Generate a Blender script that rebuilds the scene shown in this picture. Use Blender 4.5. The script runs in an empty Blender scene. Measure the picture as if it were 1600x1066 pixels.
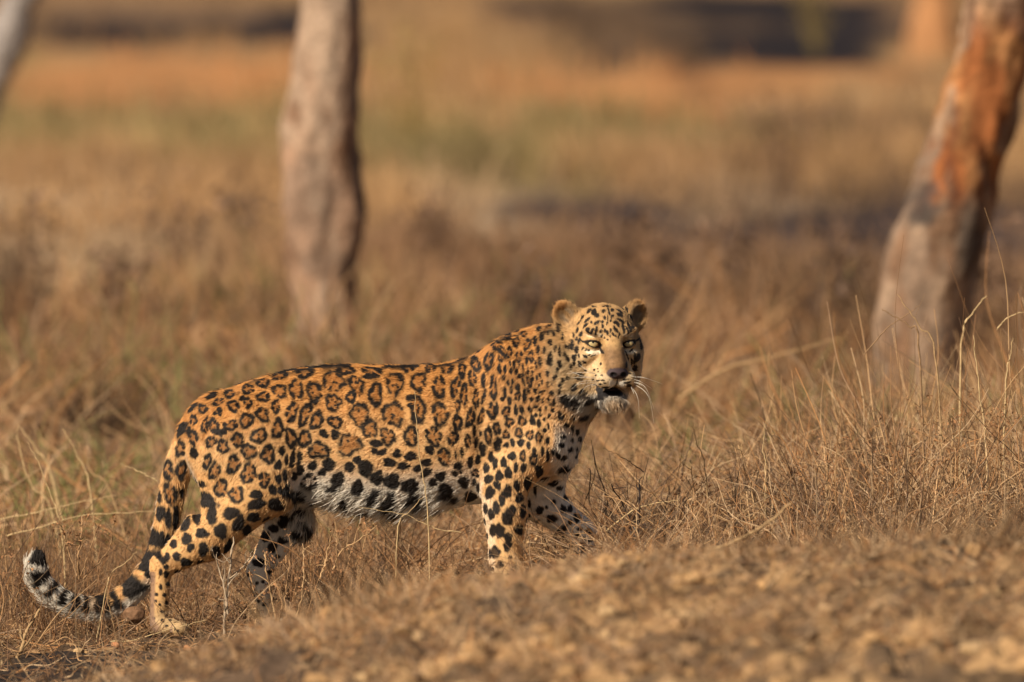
import bpy, bmesh, math, random
import numpy as np
from mathutils import Vector, Matrix
from mathutils.bvhtree import BVHTree

# ------------------------------------------------------------------ camera, sky, sun, exposure
scene = bpy.context.scene
COL = scene.collection
CAM_D, CAM_Z, FPX = 30.0, 2.2, 18000.0          # metres behind the leopard's plane, eye height, focal length in 1600-px units
PITCH = math.atan(903.0 / FPX)
cam_data = bpy.data.cameras.new('camera')
cam_data.sensor_width = 36.0
cam_data.lens = 36.0 * FPX / 1600.0
cam_data.clip_start, cam_data.clip_end = 0.5, 4000.0
cam_data.dof.use_dof = True
cam_data.dof.focus_distance = 29.93
cam_data.dof.aperture_fstop = 3.5
cam = bpy.data.objects.new('camera', cam_data)
cam.location = (0, -CAM_D, CAM_Z)
cam.rotation_euler = (math.pi / 2 - PITCH, 0, 0)
COL.objects.link(cam)
scene.camera = cam

SUN_AZ, SUN_EL = math.radians(46), math.radians(33)    # sun behind the camera's left shoulder
to_sun = Vector((-math.sin(SUN_AZ) * math.cos(SUN_EL), -math.cos(SUN_AZ) * math.cos(SUN_EL), math.sin(SUN_EL)))
world = bpy.data.worlds.new('World')
scene.world = world
world.use_nodes = True
wn = world.node_tree
bg = wn.nodes['Background']
sky = wn.nodes.new('ShaderNodeTexSky')
sky.sky_type = 'NISHITA'
sky.sun_disc = False
sky.sun_elevation = SUN_EL
sky.sun_rotation = math.atan2(to_sun.x, to_sun.y)
sky.dust_density = 2.5
wn.links.new(sky.outputs[0], bg.inputs[0])
bg.inputs[1].default_value = 0.05
sun_data = bpy.data.lights.new('sun', 'SUN')
sun_data.energy = 5.0
sun_data.angle = math.radians(0.5)
sun_data.color = (1.0, 0.885, 0.735)
sun = bpy.data.objects.new('sun', sun_data)
sun.rotation_euler = to_sun.to_track_quat('Z', 'Y').to_euler()
sun.location = (-8, -10, 12)
COL.objects.link(sun)
scene.view_settings.view_transform = 'Standard'
scene.view_settings.look = 'None'
scene.view_settings.gamma = 1.0
scene.view_settings.use_curve_mapping = False
scene.view_settings.exposure = 0.30
scene.render.engine = 'CYCLES'
scene.cycles.max_bounces = 6
scene.cycles.diffuse_bounces = 3
scene.cycles.use_denoising = True
scene.cycles.denoiser = 'OPENIMAGEDENOISE'
scene.cycles.denoising_input_passes = 'RGB_ALBEDO_NORMAL'
scene.cycles.denoising_prefilter = 'ACCURATE'

# ------------------------------------------------------------------ helpers
rng = np.random.default_rng(7)
random.seed(7)
CT, ST = math.cos(PITCH), math.sin(PITCH)
def P(px, py, Y=0.0):
    """world point at depth Y that the photograph shows at (px, py)"""
    u, v = (px - 800.0) / FPX, (533.0 - py) / FPX
    d = np.array([u, CT + v * ST, -ST + v * CT])
    t = (Y + CAM_D) / d[1]
    return np.array([0, -CAM_D, CAM_Z]) + d * t
def sstep(a, b, x):
    t = np.clip((x - a) / (b - a), 0, 1)
    return t * t * (3 - 2 * t)
_L = rng.random((32, 32, 32)).astype(np.float32)
def vnoise(p, f):
    """3D value noise, 0..1"""
    q = np.asarray(p) * f
    i = np.floor(q).astype(np.int64); w = q - i; w = w * w * (3 - 2 * w); i &= 31; j = (i + 1) & 31
    x0, y0, z0 = i.T; x1, y1, z1 = j.T; a, b, c = w.T
    return ((_L[x0, y0, z0] * (1 - a) + _L[x1, y0, z0] * a) * (1 - b) + (_L[x0, y1, z0] * (1 - a) + _L[x1, y1, z0] * a) * b) * (1 - c) + \
           ((_L[x0, y0, z1] * (1 - a) + _L[x1, y0, z1] * a) * (1 - b) + (_L[x0, y1, z1] * (1 - a) + _L[x1, y1, z1] * a) * b) * c
def fbm(p, f, n=4):
    s, a, t = 0, 1.0, 0
    for k in range(n):
        s = s + a * vnoise(np.asarray(p) + 7.3 * k, f); t += a; f *= 2.03; a *= 0.5
    return s / t
def fbm2(x, y, f, n=4):
    return fbm(np.stack([x, y, np.zeros_like(x) + 3.7], -1), f, n)
def lin(r, g, b):
    c = np.array([r, g, b]) / 255.0
    return np.where(c <= .04045, c / 12.92, ((c + .055) / 1.055) ** 2.4)

def mesh_obj(name, v, f, mat=None, parent=None, smooth=True, colors=None):
    me = bpy.data.meshes.new(name)
    v = np.asarray(v, np.float32)
    f = [np.asarray(f)] if isinstance(f, np.ndarray) else [np.asarray(a) for a in f if len(a)]
    me.vertices.add(len(v)); me.vertices.foreach_set('co', v.ravel())
    tot = np.concatenate([np.full(len(a), a.shape[1]) for a in f]).astype(np.int32)
    idx = np.concatenate([a.ravel() for a in f]).astype(np.int32)
    me.loops.add(len(idx)); me.loops.foreach_set('vertex_index', idx)
    me.polygons.add(len(tot))
    st = np.zeros(len(tot), np.int32); st[1:] = np.cumsum(tot)[:-1]
    me.polygons.foreach_set('loop_start', st); me.polygons.foreach_set('loop_total', tot)
    me.update(calc_edges=True)
    me.polygons.foreach_set('use_smooth', np.full(len(tot), smooth))
    if colors is not None:
        a = me.attributes.new('tint', 'FLOAT_COLOR', 'POINT')
        c = np.ones((len(v), 4), np.float32); c[:, :3] = colors
        a.data.foreach_set('color', c.ravel())
    me.validate()
    o = bpy.data.objects.new(name, me)
    if mat: me.materials.append(mat)
    COL.objects.link(o)
    if parent: o.parent = parent
    return o
def curves_obj(name, pts, radii, colors, mat, parent=None):
    """pts (N,K,3), radii (N,K), colors (N,3): real strands"""
    N, K, _ = pts.shape
    cu = bpy.data.hair_curves.new(name)
    cu.add_curves([K] * N)
    cu.attributes['position'].data.foreach_set('vector', np.ascontiguousarray(pts, np.float32).ravel())
    r = cu.attributes.get('radius') or cu.attributes.new('radius', 'FLOAT', 'POINT')
    r.data.foreach_set('value', np.ascontiguousarray(radii, np.float32).ravel())
    a = cu.attributes.new('tint', 'FLOAT_COLOR', 'CURVE')
    c = np.ones((N, 4), np.float32); c[:, :3] = colors
    a.data.foreach_set('color', c.ravel())
    cu.materials.append(mat)
    o = bpy.data.objects.new(name, cu)
    COL.objects.link(o)
    if parent: o.parent = parent
    return o
def empty(name, loc, label, cat, group=None):
    o = bpy.data.objects.new(name, None); o.empty_display_size = .05
    o.location = loc; COL.objects.link(o)
    o['label'] = label; o['category'] = cat
    if group: o['group'] = group
    return o
def tag(o, label=None, cat=None, group=None, kind=None):
    for k, w in (('label', label), ('category', cat), ('group', group), ('kind', kind)):
        if w: o[k] = w
    return o
def tint_mat(name, rough=.75, spec=.25, noise=None, bump=None, sheen=0, trans=0):
    m = bpy.data.materials.new(name); m.use_nodes = True
    nt = m.node_tree; b = nt.nodes['Principled BSDF']
    b.inputs['Roughness'].default_value = rough
    b.inputs['Specular IOR Level'].default_value = spec
    at = nt.nodes.new('ShaderNodeAttribute'); at.attribute_name = 'tint'
    src = at.outputs['Color']
    if noise:
        tx = nt.nodes.new('ShaderNodeTexNoise'); tx.inputs['Scale'].default_value = noise[0]; tx.inputs['Detail'].default_value = 6
        co = nt.nodes.new('ShaderNodeTexCoord'); nt.links.new(co.outputs['Object'], tx.inputs['Vector'])
        mr = nt.nodes.new('ShaderNodeMapRange'); mr.inputs['From Min'].default_value = .3; mr.inputs['From Max'].default_value = .7
        mr.inputs['To Min'].default_value = noise[1]; mr.inputs['To Max'].default_value = noise[2]
        nt.links.new(tx.outputs['Fac'], mr.inputs['Value'])
        mx = nt.nodes.new('ShaderNodeVectorMath'); mx.operation = 'SCALE'
        nt.links.new(src, mx.inputs[0]); nt.links.new(mr.outputs[0], mx.inputs['Scale']); src = mx.outputs[0]
        if bump:
            bp = nt.nodes.new('ShaderNodeBump'); bp.inputs['Strength'].default_value = bump[0]; bp.inputs['Distance'].default_value = bump[1]
            nt.links.new(tx.outputs['Fac'], bp.inputs['Height']); nt.links.new(bp.outputs[0], b.inputs['Normal'])
    nt.links.new(src, b.inputs['Base Color'])
    if trans:
        tr = nt.nodes.new('ShaderNodeBsdfTranslucent'); nt.links.new(src, tr.inputs[0])
        ms = nt.nodes.new('ShaderNodeMixShader'); ms.inputs[0].default_value = trans
        nt.links.new(b.outputs[0], ms.inputs[1]); nt.links.new(tr.outputs[0], ms.inputs[2])
        nt.links.new(ms.outputs[0], nt.nodes['Material Output'].inputs['Surface'])
    return m
def flat_mat(name, col, rough=.5, spec=.5):
    m = bpy.data.materials.new(name); m.use_nodes = True
    b = m.node_tree.nodes['Principled BSDF']
    b.inputs['Base Color'].default_value = (*col, 1); b.inputs['Roughness'].default_value = rough
    b.inputs['Specular IOR Level'].default_value = spec
    return m
def tube(pts, rad, n=6):
    """tapered tube along a polyline: verts, quads"""
    pts = np.asarray(pts, float); K = len(pts)
    rad = np.broadcast_to(rad, (K,)) if np.ndim(rad) == 0 else np.asarray(rad, float)
    t = np.gradient(pts, axis=0); t /= np.linalg.norm(t, axis=1)[:, None] + 1e-9
    ref = np.where(np.abs(t[:, 2:3]) > .9, [[1., 0, 0]], [[0, 0, 1.]])
    a = np.cross(t, ref); a /= np.linalg.norm(a, axis=1)[:, None] + 1e-9
    b = np.cross(t, a)
    an = np.arange(n) * 2 * np.pi / n
    v = pts[:, None] + rad[:, None, None] * (a[:, None] * np.cos(an)[None, :, None] + b[:, None] * np.sin(an)[None, :, None])
    i = np.arange(K - 1)[:, None] * n; j = np.arange(n)[None]; jn = (j + 1) % n
    q = np.stack([i + j, i + jn, i + n + jn, i + n + j], -1).reshape(-1, 4)
    return v.reshape(-1, 3), q
class Bag:
    def __init__(s): s.v, s.f, s.c, s.n = [], {3: [], 4: []}, [], 0
    def add(s, v, f, col):
        s.f[f.shape[1]].append(f + s.n); s.v.append(v); s.c.append(np.broadcast_to(col, (len(v), 3))); s.n += len(v)
    def build(s, name, mat, parent=None, smooth=True):
        fs = [np.concatenate(s.f[k]) for k in (3, 4) if s.f[k]]
        return mesh_obj(name, np.concatenate(s.v), fs, mat, parent, smooth, np.concatenate(s.c))
def spline(pts, n):
    """Catmull-Rom through rows of pts (any columns), n samples"""
    p = np.asarray(pts, float); p = np.vstack([2 * p[0] - p[1], p, 2 * p[-1] - p[-2]])
    t = np.linspace(0, len(p) - 3 - 1e-6, n); i = t.astype(int); w = (t - i)[:, None]
    a, b, c, d = p[i], p[i + 1], p[i + 2], p[i + 3]
    return .5 * (2 * b + (c - a) * w + (2 * a - 5 * b + 4 * c - d) * w ** 2 + (3 * b - a - 3 * c + d) * w ** 3)
# ------------------------------------------------------------------ the ground: one sheet to the horizon
def _row(py, D): return CAM_Z - (py + 370.0) / FPX * D            # height that stands at row py at distance D
_crx = (np.array([-400, 0, 200, 400, 600, 800, 1000, 1200, 1400, 1600, 2000]) - 800) / FPX * 26.3
_crz = np.array([_row(v, 26.3) for v in (1130, 1115, 1080, 1016, 960, 928, 904, 892, 890, 884, 880)])
def ground_z(x, y):
    """height of the ground without its small relief"""
    D = y + CAM_D
    g = np.interp(x, [-3, -1.3, -.85, -.45, 0, .25, .7, 1.3, 3], [-.10, -.085, -.072, -.025, .040, .078, .10, .115, .12])
    g = g * sstep(36.5, 31.0, D)
    c = np.interp(x, _crx, _crz) - .030 * np.clip(26.3 - D, 0, 6)
    m = sstep(28.3, 26.4, D) * sstep(12, 20, D)
    return g + (c - g) * m
def relief(x, y):
    D = y + CAM_D
    near = sstep(37, 32, D) * sstep(12, 22, D)
    mound = sstep(28.0, 26.8, D) * sstep(-.9, -.2, x + .2)
    r = (fbm2(x, y, 2.2, 3) - .5) * .05 + (fbm2(x + 9, y, 9, 3) - .5) * (.028 + .13 * mound) + (fbm2(x, y + 5, 34, 2) - .5) * (.012 + .034 * mound)
    return r * near + (1 - near) * (fbm2(x, y, .5, 3) - .5) * .12 * sstep(8, 3, np.abs(x) / 4)
# cover of the far ground: patches of grass, bare soil, dark earth and a painted-in shade band, each at its place (x m, distance m, half sizes, albedo)
STRAW, SCRUB, GREEN, OCHRE, DARK_EARTH, DUST, LOAM = (np.array(c) for c in ((.37, .22, .10), (.22, .122, .062), (.25, .182, .075), (.46, .215, .080), (.020, .014, .014), (.44, .30, .175), (.21, .125, .068)))
SHADE_BAND = np.array([.042, .029, .028])  # tree shade across the grass at the right, painted into the ground colour
PATCH = [(-2.9, 94.5, 1.5, 6.5, DARK_EARTH), (-2.2, 97, 1.5, 8, DARK_EARTH), (-3.6, 104, 2.2, 4, LOAM), (1.4, 101, 2.4, 8, LOAM), (2.1, 88, 1.9, 17, DARK_EARTH), (1.7, 106, 2.2, 7, DARK_EARTH), (2.98, 83, .6, 4.5, STRAW * .8), (2.98, 88, .35, 3, STRAW * .8), (.95, 96, 1.1, 9, LOAM * .5),
         (-2.7, 80, 2.0, 7.5, OCHRE), (-2.0, 78, .9, 4, OCHRE), (.75, 76, .95, 6, OCHRE), (1.6, 79, 1.4, 5, OCHRE * .9), (2.4, 76, 1.0, 4, STRAW), (-3.9, 82, .7, 7, GREEN), (-.7, 90, .7, 18, STRAW * .85),
         (-2.2, 66, 1.6, 5.0, GREEN), (-2.4, 69, 1.2, 4, GREEN * .9), (1.0, 67.5, .75, 2.6, GREEN * .8), (.35, 68, .7, 4, GREEN * .85), (-.5, 63, .8, 6, GREEN), (-.35, 62, .5, 4, GREEN * .8),
         (.30, 55.5, .85, 3.5, DUST), (-.35, 56, .5, 3.5, DUST), (-2.6, 57, 1.2, 3, DUST), (1.6, 52.0, 1.7, 6.0, SHADE_BAND), (2.6, 51, 1.4, 6, SHADE_BAND), (.6, 50.5, 1.2, 3.0, LOAM), (2.3, 50, 1.0, 4, SCRUB),
         (-2.0, 47.5, 1.0, 2.0, DUST * .9), (.4, 47.5, 1.4, 3.0, SCRUB), (-.4, 44, 1.0, 2.2, LOAM), (.8, 44, 1.0, 2.5, LOAM), (-1.4, 42.5, .8, 2, SCRUB)]
def cover(x, y):
    """albedo of the ground cover and how bare it is"""
    D = y + CAM_D
    n = fbm2(x * 1.0, y * .35, 1.3, 3)
    base = SCRUB + (STRAW - SCRUB) * sstep(.35, .65, n)[:, None]
    far = sstep(46, 60, D)
    base = base + (STRAW * .92 - base) * (far * .6)[:, None]
    bare = np.zeros(len(x))
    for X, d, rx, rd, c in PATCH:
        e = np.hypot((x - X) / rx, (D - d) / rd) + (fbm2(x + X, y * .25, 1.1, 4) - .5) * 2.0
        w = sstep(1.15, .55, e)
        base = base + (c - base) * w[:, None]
        if c is DARK_EARTH or c is OCHRE or c is DUST or c is SHADE_BAND: bare = np.maximum(bare, w)  # bare also takes in the painted shade band
    return base * (.55 + .9 * fbm2(x * 1.2 + 3, y * .5, 2.2, 4))[:, None], bare
SOIL, CLAY, CHAR = np.array([.17, .105, .058]), np.array([.37, .225, .105]), np.array([.020, .017, .016])
def soil(x, y):
    D = y + CAM_D
    n = fbm2(x, y, 5, 4)
    c = SOIL * .75 + (CLAY - SOIL * .75) * sstep(.40, .60, n)[:, None]
    # scorched earth round the hind feet and the bottom left
    e = np.minimum(np.hypot((x + .58) / .50, (D - 29.2) / 1.1), np.hypot((x + 1.10) / .65, (D - 28.4) / 1.3)) + (fbm2(x, y, 7, 3) - .5) * 1.6
    k = sstep(1.15, .7, e) * .93
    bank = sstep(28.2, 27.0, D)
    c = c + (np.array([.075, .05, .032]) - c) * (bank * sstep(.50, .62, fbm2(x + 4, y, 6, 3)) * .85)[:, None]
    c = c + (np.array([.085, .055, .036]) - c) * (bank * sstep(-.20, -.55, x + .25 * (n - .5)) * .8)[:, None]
    return c + (CHAR - c) * k[:, None]
def axis_lines(lo, hi, step, end_lo, end_hi, grow):
    a = list(np.arange(lo, hi, step)); s = step
    while a[-1] < end_hi: s *= grow; a.append(a[-1] + s)
    b = []; s = step; v = lo
    while v > end_lo: s *= grow; v -= s; b.append(v)
    return np.array(b[::-1] + a)
gx = axis_lines(-1.9, 1.9, .017, -900, 900, 1.17)
gy = axis_lines(-6.2, 3.2, .019, -300, 1600, 1.035)
XX, YY = np.meshgrid(gx, gy)
xf, yf = XX.ravel(), YY.ravel()
zf = ground_z(xf, yf) + relief(xf, yf)
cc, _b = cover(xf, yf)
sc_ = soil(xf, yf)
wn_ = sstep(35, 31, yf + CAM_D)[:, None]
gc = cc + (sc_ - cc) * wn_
ii = np.arange(len(gy) - 1)[:, None] * len(gx); jj = np.arange(len(gx) - 1)[None]
gq = np.stack([ii + jj, ii + jj + 1, ii + len(gx) + jj + 1, ii + len(gx) + jj], -1).reshape(-1, 4)
soil_mat = tint_mat('dry_soil', .92, .12, noise=(55, .72, 1.28), bump=(.6, .01))
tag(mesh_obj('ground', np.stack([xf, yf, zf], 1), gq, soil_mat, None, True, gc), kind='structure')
def on_ground(x, y):
    x, y = np.atleast_1d(np.asarray(x, float)), np.atleast_1d(np.asarray(y, float))
    return ground_z(x, y) + relief(x, y)

# ------------------------------------------------------------------ trees
bark_mat = tint_mat('bark', .9, .15, noise=(38, .70, 1.30), bump=(.8, .012))
def px_at(px, py, D): return P(px, py, D - CAM_D)
def tree(name, D, rows, label, col_fn, top, limbs, seed, group):
    """rows: (row, left column, right column) from the foot up; the trunk goes on above the frame"""
    rg = np.random.default_rng(seed)
    st = []
    for v, l, r in rows:
        A, B = px_at(l, v, D), px_at(r, v, D)
        st.append([*(A + B) / 2, abs(B[0] - A[0]) / 2])
    a, b = np.array(st[-2]), np.array(st[-1])
    sl = (b[:3] - a[:3]) / (b[2] - a[2])
    for z in top: st.append([*(b[:3] + sl * (z - b[2]) * (.8) * np.array([1, 1, 1 / .8])), b[3] * (1 - .1 * (z - b[2]))])
    st = np.array(st)
    foot = st[0].copy(); foot[2] = on_ground(foot[0], foot[1])[0] - .12; foot[3] *= 1.12
    st = np.vstack([foot, st])
    q = spline(st, 240)
    n = 72
    an = np.arange(n) * 2 * np.pi / n
    v = np.stack([q[:, 0:1] + q[:, 3:4] * np.cos(an), q[:, 1:2] + q[:, 3:4] * np.sin(an), np.repeat(q[:, 2:3], n, 1)], -1).reshape(-1, 3)
    rel = v - np.repeat(q[:, :3], n, 0)
    nr = rel / (np.linalg.norm(rel, axis=1)[:, None] + 1e-9)
    lump = (fbm(v * np.array([1, 1, .55]) + seed, 7, 3) - .5) * .07 + (fbm(v * np.array([1, 1, .35]) + seed, 26, 3) - .5) * .030
    R_ = np.repeat(q[:, 3], n)
    v = v + nr * (lump * np.clip(R_ / .15, .4, 1))[:, None]
    c = col_fn(v, np.repeat(np.linspace(0, 1, 240), n), lump)
    i = np.arange(239)[:, None] * n; j = np.arange(n)[None]; jn = (j + 1) % n
    f = np.stack([i + j, i + jn, i + n + jn, i + n + j], -1).reshape(-1, 4)
    bag = Bag(); bag.add(v, f, c)
    tp = q[-1]
    for (du, dz, L, r) in limbs:          # bare limbs fork above the frame
        s0 = q[int(du * 239)]
        p = [s0[:3]]
        d = np.array([dz[0], dz[1], dz[2]], float); d /= np.linalg.norm(d)
        for k in range(6):
            d = d + rg.normal(0, .16, 3); d[2] += .04; d /= np.linalg.norm(d); p.append(p[-1] + d * L / 6)
        tv, tf = tube(spline(p, 26), np.linspace(r, r * .25, 26), 10)
        bag.add(tv, tf, np.array([.33, .25, .19]))
        for k in range(5):
            s1 = spline(p, 26)[8 + 3 * k]; d1 = d + rg.normal(0, .7, 3); d1 /= np.linalg.norm(d1)
            pp = [s1]
            for m in range(4): d1 = d1 + rg.normal(0, .2, 3); d1 /= np.linalg.norm(d1); pp.append(pp[-1] + d1 * L * .13)
            tv, tf = tube(spline(pp, 12), np.linspace(r * .35, r * .05, 12), 6)
            bag.add(tv, tf, np.array([.33, .25, .19]))
    root = empty(name, (foot[0], foot[1], foot[2] + .12), label, 'tree', group)
    bag.v = [x - np.array(root.location) for x in bag.v]
    bag.build('trunk', bark_mat, root)
    return root
PALE, PINK, BROWN, GREYB, RUST, SLATE, CREAM = (np.array(c) for c in ((.50, .40, .31), (.43, .30, .215), (.25, .155, .10), (.26, .205, .165), (.33, .135, .052), (.068, .068, .074), (.56, .45, .34)))
def bark_left(v, t, lump):
    n1, n2 = fbm(v * np.array([1, 1, .5]), 7, 3), fbm(v * np.array([1, 1, .35]) + 5, 16, 3)
    c = PINK + (PALE - PINK) * sstep(.40, .62, n1)[:, None]
    c = c + (BROWN - c) * (sstep(.54, .66, n2) * .85)[:, None]
    c = c + (GREYB - c) * (sstep(.53, .68, fbm(v + 11, 5, 2)) * .6)[:, None]
    return c * np.array([.68, .60, .53]) * (.6 + .8 * fbm(v * np.array([1, 1, .4]), 30, 3))[:, None]
def bark_right(v, t, lump):
    n1, n2 = fbm(v * np.array([1, 1, .5]) + 2, 8, 3), fbm(v * np.array([1, 1, .3]) + 8, 18, 3)
    c = GREYB * 1.15 + (PALE - GREYB * 1.15) * sstep(.38, .62, n1)[:, None]
    c = c + (BROWN - c) * (sstep(.55, .68, n2) * .8)[:, None]
    row = 533 - (v[:, 2] - CAM_Z + 0.0) * 0
    D = v[:, 1] + CAM_D
    py = -370 + (CAM_Z - v[:, 2]) / D * FPX
    px = 800 + v[:, 0] / D * FPX
    # the heart of the trunk laid bare: a long rust-red peel on the upper trunk
    cx = np.interp(py, [-200, 0, 150, 250, 330], [1590, 1570, 1535, 1510, 1500])
    e = np.abs(px - cx) / 60 + (n2 - .5) * 2.4
    peel = sstep(1.05, .75, e) * sstep(350, 290, py + 60 * (n1 - .5)) * (sstep(-20, 70, py + 90 * (n1 - .5)) * .8 + .2)
    rust = RUST + (np.array([.44, .24, .11]) - RUST) * sstep(.42, .60, n1)[:, None]
    rust = rust + (np.array([.15, .055, .028]) - rust) * (sstep(.48, .60, n2) * .8)[:, None]
    rust = rust * (.45 + 1.1 * fbm(v * np.array([1, 1, .18]), 34, 3))[:, None]
    c = c + (rust - c) * peel[:, None]
    e = np.hypot((px - 1440) / 36, (py - 322) / 34) + (fbm(v, 22, 3) - .5) * 3
    c = c + (SLATE - c) * (sstep(1.2, .4, e) * .85)[:, None]
    e = np.hypot((px - 1520) / 26, (py - 370) / 70) + (n2 - .5) * 1.1
    c = c + (SLATE * .8 - c) * (sstep(1.1, .6, e) * .7)[:, None]
    return c * np.array([.66, .56, .465]) * (.6 + .8 * fbm(v * np.array([1, 1, .4]), 30, 3))[:, None]
def bark_grey(v, t, lump): return (np.array([.27, .235, .21]) * (.7 + .6 * fbm(v, 8, 3))[:, None])
def bark_tan(v, t, lump): return (np.array([.36, .175, .075]) * (.8 + .4 * fbm(v, 6, 3))[:, None])
TG = 'trees standing in the dry grass behind the leopard'
tree('tree', 43.2, [(552, 447, 560), (520, 454, 560), (480, 455, 558), (450, 452, 559), (400, 447, 563), (350, 445, 567), (310, 444, 570), (260, 445, 566), (210, 445, 565), (170, 450, 565), (130, 456, 565), (60, 461, 566), (0, 465, 567), (-80, 464, 562)],
     'upright pinkish-brown tree trunk behind the leopard\'s back, left of the middle', bark_left, (3.2, 4.2, 5.2), [(.93, (.6, .2, 1), 2.2, .07), (.97, (-.5, .4, 1), 2.4, .08)], 3, TG)
tree('tree', 39.6, [(636, 1352, 1515), (600, 1358, 1512), (560, 1362, 1511), (475, 1372, 1521), (400, 1383, 1535), (315, 1414, 1556), (260, 1432, 1570), (210, 1451, 1586), (150, 1472, 1598), (105, 1488, 1612), (50, 1500, 1624), (0, 1505, 1634), (-80, 1512, 1644)],
     'leaning tree trunk at the right with rust-red peeled bark and a dark burnt spot', bark_right, (3.2, 4.2, 5.2), [(.92, (1, .2, .8), 2.2, .08), (.96, (-.4, .5, 1), 2.3, .07)], 9, TG)
tree('tree', 58.0, [(330, -148, -72), (250, -110, -36), (170, -72, 2), (100, -42, 30), (50, -22, 46), (0, 0, 56), (-60, 22, 82)],
     'blurred grey leaning trunk at the top left corner', bark_grey, (3.4, 4.6), [(.95, (.7, .1, 1), 2, .06)], 5, TG)
tree('tree', 86.0, [(92, 1414, 1500), (50, 1420, 1497), (0, 1430, 1494), (-60, 1434, 1492)],
     'blurred orange-tan trunk far behind, beside the leaning tree at the right', bark_tan, (4, 6), [(.95, (-.6, .1, 1), 2, .08)], 6, TG)
# ------------------------------------------------------------------ the leopard
# body: one continuous surface, the zero level of a smooth union of bones and muscles, meshed at 3 mm
class Prim:
    def __init__(s, fn, lo, hi, k, flow, L, op='u'):
        s.fn, s.lo, s.hi, s.k, s.flow, s.L, s.op = fn, np.array(lo), np.array(hi), k, np.array(flow, float) if flow is not None else None, L, op
prims = []
def cone(a, b, ra, rb, k=.03, flow=None, L=.010):
    a, b = np.array(a, float), np.array(b, float)
    ab = b - a; L2 = ab @ ab
    def fn(p):
        t = np.clip(((p - a) @ ab) / L2, 0, 1)
        return np.linalg.norm(p - a - t[..., None] * ab, axis=-1) - (ra + (rb - ra) * t)
    if flow is None: flow = ab / math.sqrt(L2)
    r = max(ra, rb)
    prims.append(Prim(fn, np.minimum(a, b) - r, np.maximum(a, b) + r, k, flow, L))
def ell(c, r, k=.03, R=None, flow=(-1, 0, -.35), L=.010, op='u'):
    c, r = np.array(c, float), np.array(r, float)
    def fn(p):
        q = p - c
        if R is not None: q = q @ R          # columns of R = local axes
        k0 = np.linalg.norm(q / r, axis=-1) + 1e-9; k1 = np.linalg.norm(q / r ** 2, axis=-1) + 1e-9
        return k0 * (k0 - 1) / k1
    e = r if R is None else np.abs(R) @ r
    prims.append(Prim(fn, c - e, c + e, k, flow, L, op))
def rotY(deg):
    """rotation in the picture's plane, clockwise as seen by the camera"""
    t = math.radians(deg); return np.array([[math.cos(t), 0, math.sin(t)], [0, 1, 0], [-math.sin(t), 0, math.cos(t)]])

# torso: stations along the spine (photo column, top row, bottom row, half width in m)
_T = np.array([(288, 672, 716, .045), (310, 640, 760, .085), (340, 619, 776, .108), (380, 597, 780, .122), (420, 586, 778, .130), (460, 578, 776, .130),
      (500, 573, 782, .130), (540, 571, 792, .138), (580, 570, 798, .146), (620, 570, 799, .150), (660, 570, 794, .150), (700, 566, 788, .146),
      (740, 556, 785, .136), (770, 540, 784, .126), (800, 524, 776, .115), (830, 517, 762, .108), (858, 515, 742, .100), (880, 540, 712, .085), (897, 580, 668, .05)], float)
_tx = np.array([P(a, 600, 0)[0] for a in _T[:, 0]])
_tz1 = np.array([P(a, b, 0)[2] for a, b in _T[:, :2]]); _tz0 = np.array([P(a, b, 0)[2] for a, b in _T[:, (0, 2)]])
_fx = np.linspace(_tx[0], _tx[-1], 400)
def _smooth(y):
    y = np.interp(_fx, _tx, y); k = np.hanning(25); k /= k.sum()
    return np.convolve(np.pad(y, 12, 'edge'), k, 'valid')
_fc, _fh, _fw = _smooth((_tz1 + _tz0) / 2), _smooth((_tz1 - _tz0) / 2), _smooth(_T[:, 3])
def torso(p):
    x = np.clip(p[..., 0], _fx[0], _fx[-1])
    c, h, w = np.interp(x, _fx, _fc), np.interp(x, _fx, _fh), np.interp(x, _fx, _fw)
    zn = (p[..., 2] - c) / h
    w = w * (1 - .13 * np.clip(zn, -1, 1) ** 1)
    r = np.sqrt((p[..., 1] / w) ** 2 + zn ** 2) + 1e-6
    g = np.sqrt((p[..., 1] / w ** 2) ** 2 + (zn / h) ** 2) + 1e-6
    d = r * (r - 1) / g
    return np.where(p[..., 0] == x, d, np.sqrt(np.maximum(d, 0) ** 2 + (p[..., 0] - x) ** 2))
prims.append(Prim(torso, (_fx[0], -.17, _tz0.min()), (_fx[-1], .17, _tz1.max()), .03, (-1, 0, -.3), .0085))
TORSO = prims[-1]
# near hind leg
YN = -.085
ell(P(388, 712, -.065), (.135, .082, .150), .035, rotY(-8), (-.55, 0, -.8), .009)
cone(P(354, 690, -.075), P(338, 785, -.095), .052, .036, .035, (-.1, 0, -1), .008)
cone(P(398, 770, -.088), P(326, 842, -.094), .078, .052, .03, (-.7, 0, -.7), .007)
cone(P(326, 842, -.094), P(258, 885, -.095), .052, .0265, .025, (-.7, 0, -.7), .007)
cone(P(425, 745, -.085), P(432, 772, -.095), .060, .045, .035, (-.3, 0, -.9), .008)
cone(P(300, 815, -.095), P(246, 884, -.095), .016, .013, .02, (-.4, 0, -.9), .007)
cone(P(252, 880, -.095), P(248, 972, -.100), .0265, .0195, .018, (0, 0, -1), .005)
ell(P(262, 980, -.112), (.036, .032, .020), .018, None, (1, 0, -.3), .005)
for j in range(4):
    ell(P(283 - abs(j - 1.5) * 3, 983, -.152 + .026 * j), (.021, .0125, .0155), .008, None, (1, 0, -.4), .005)
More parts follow.
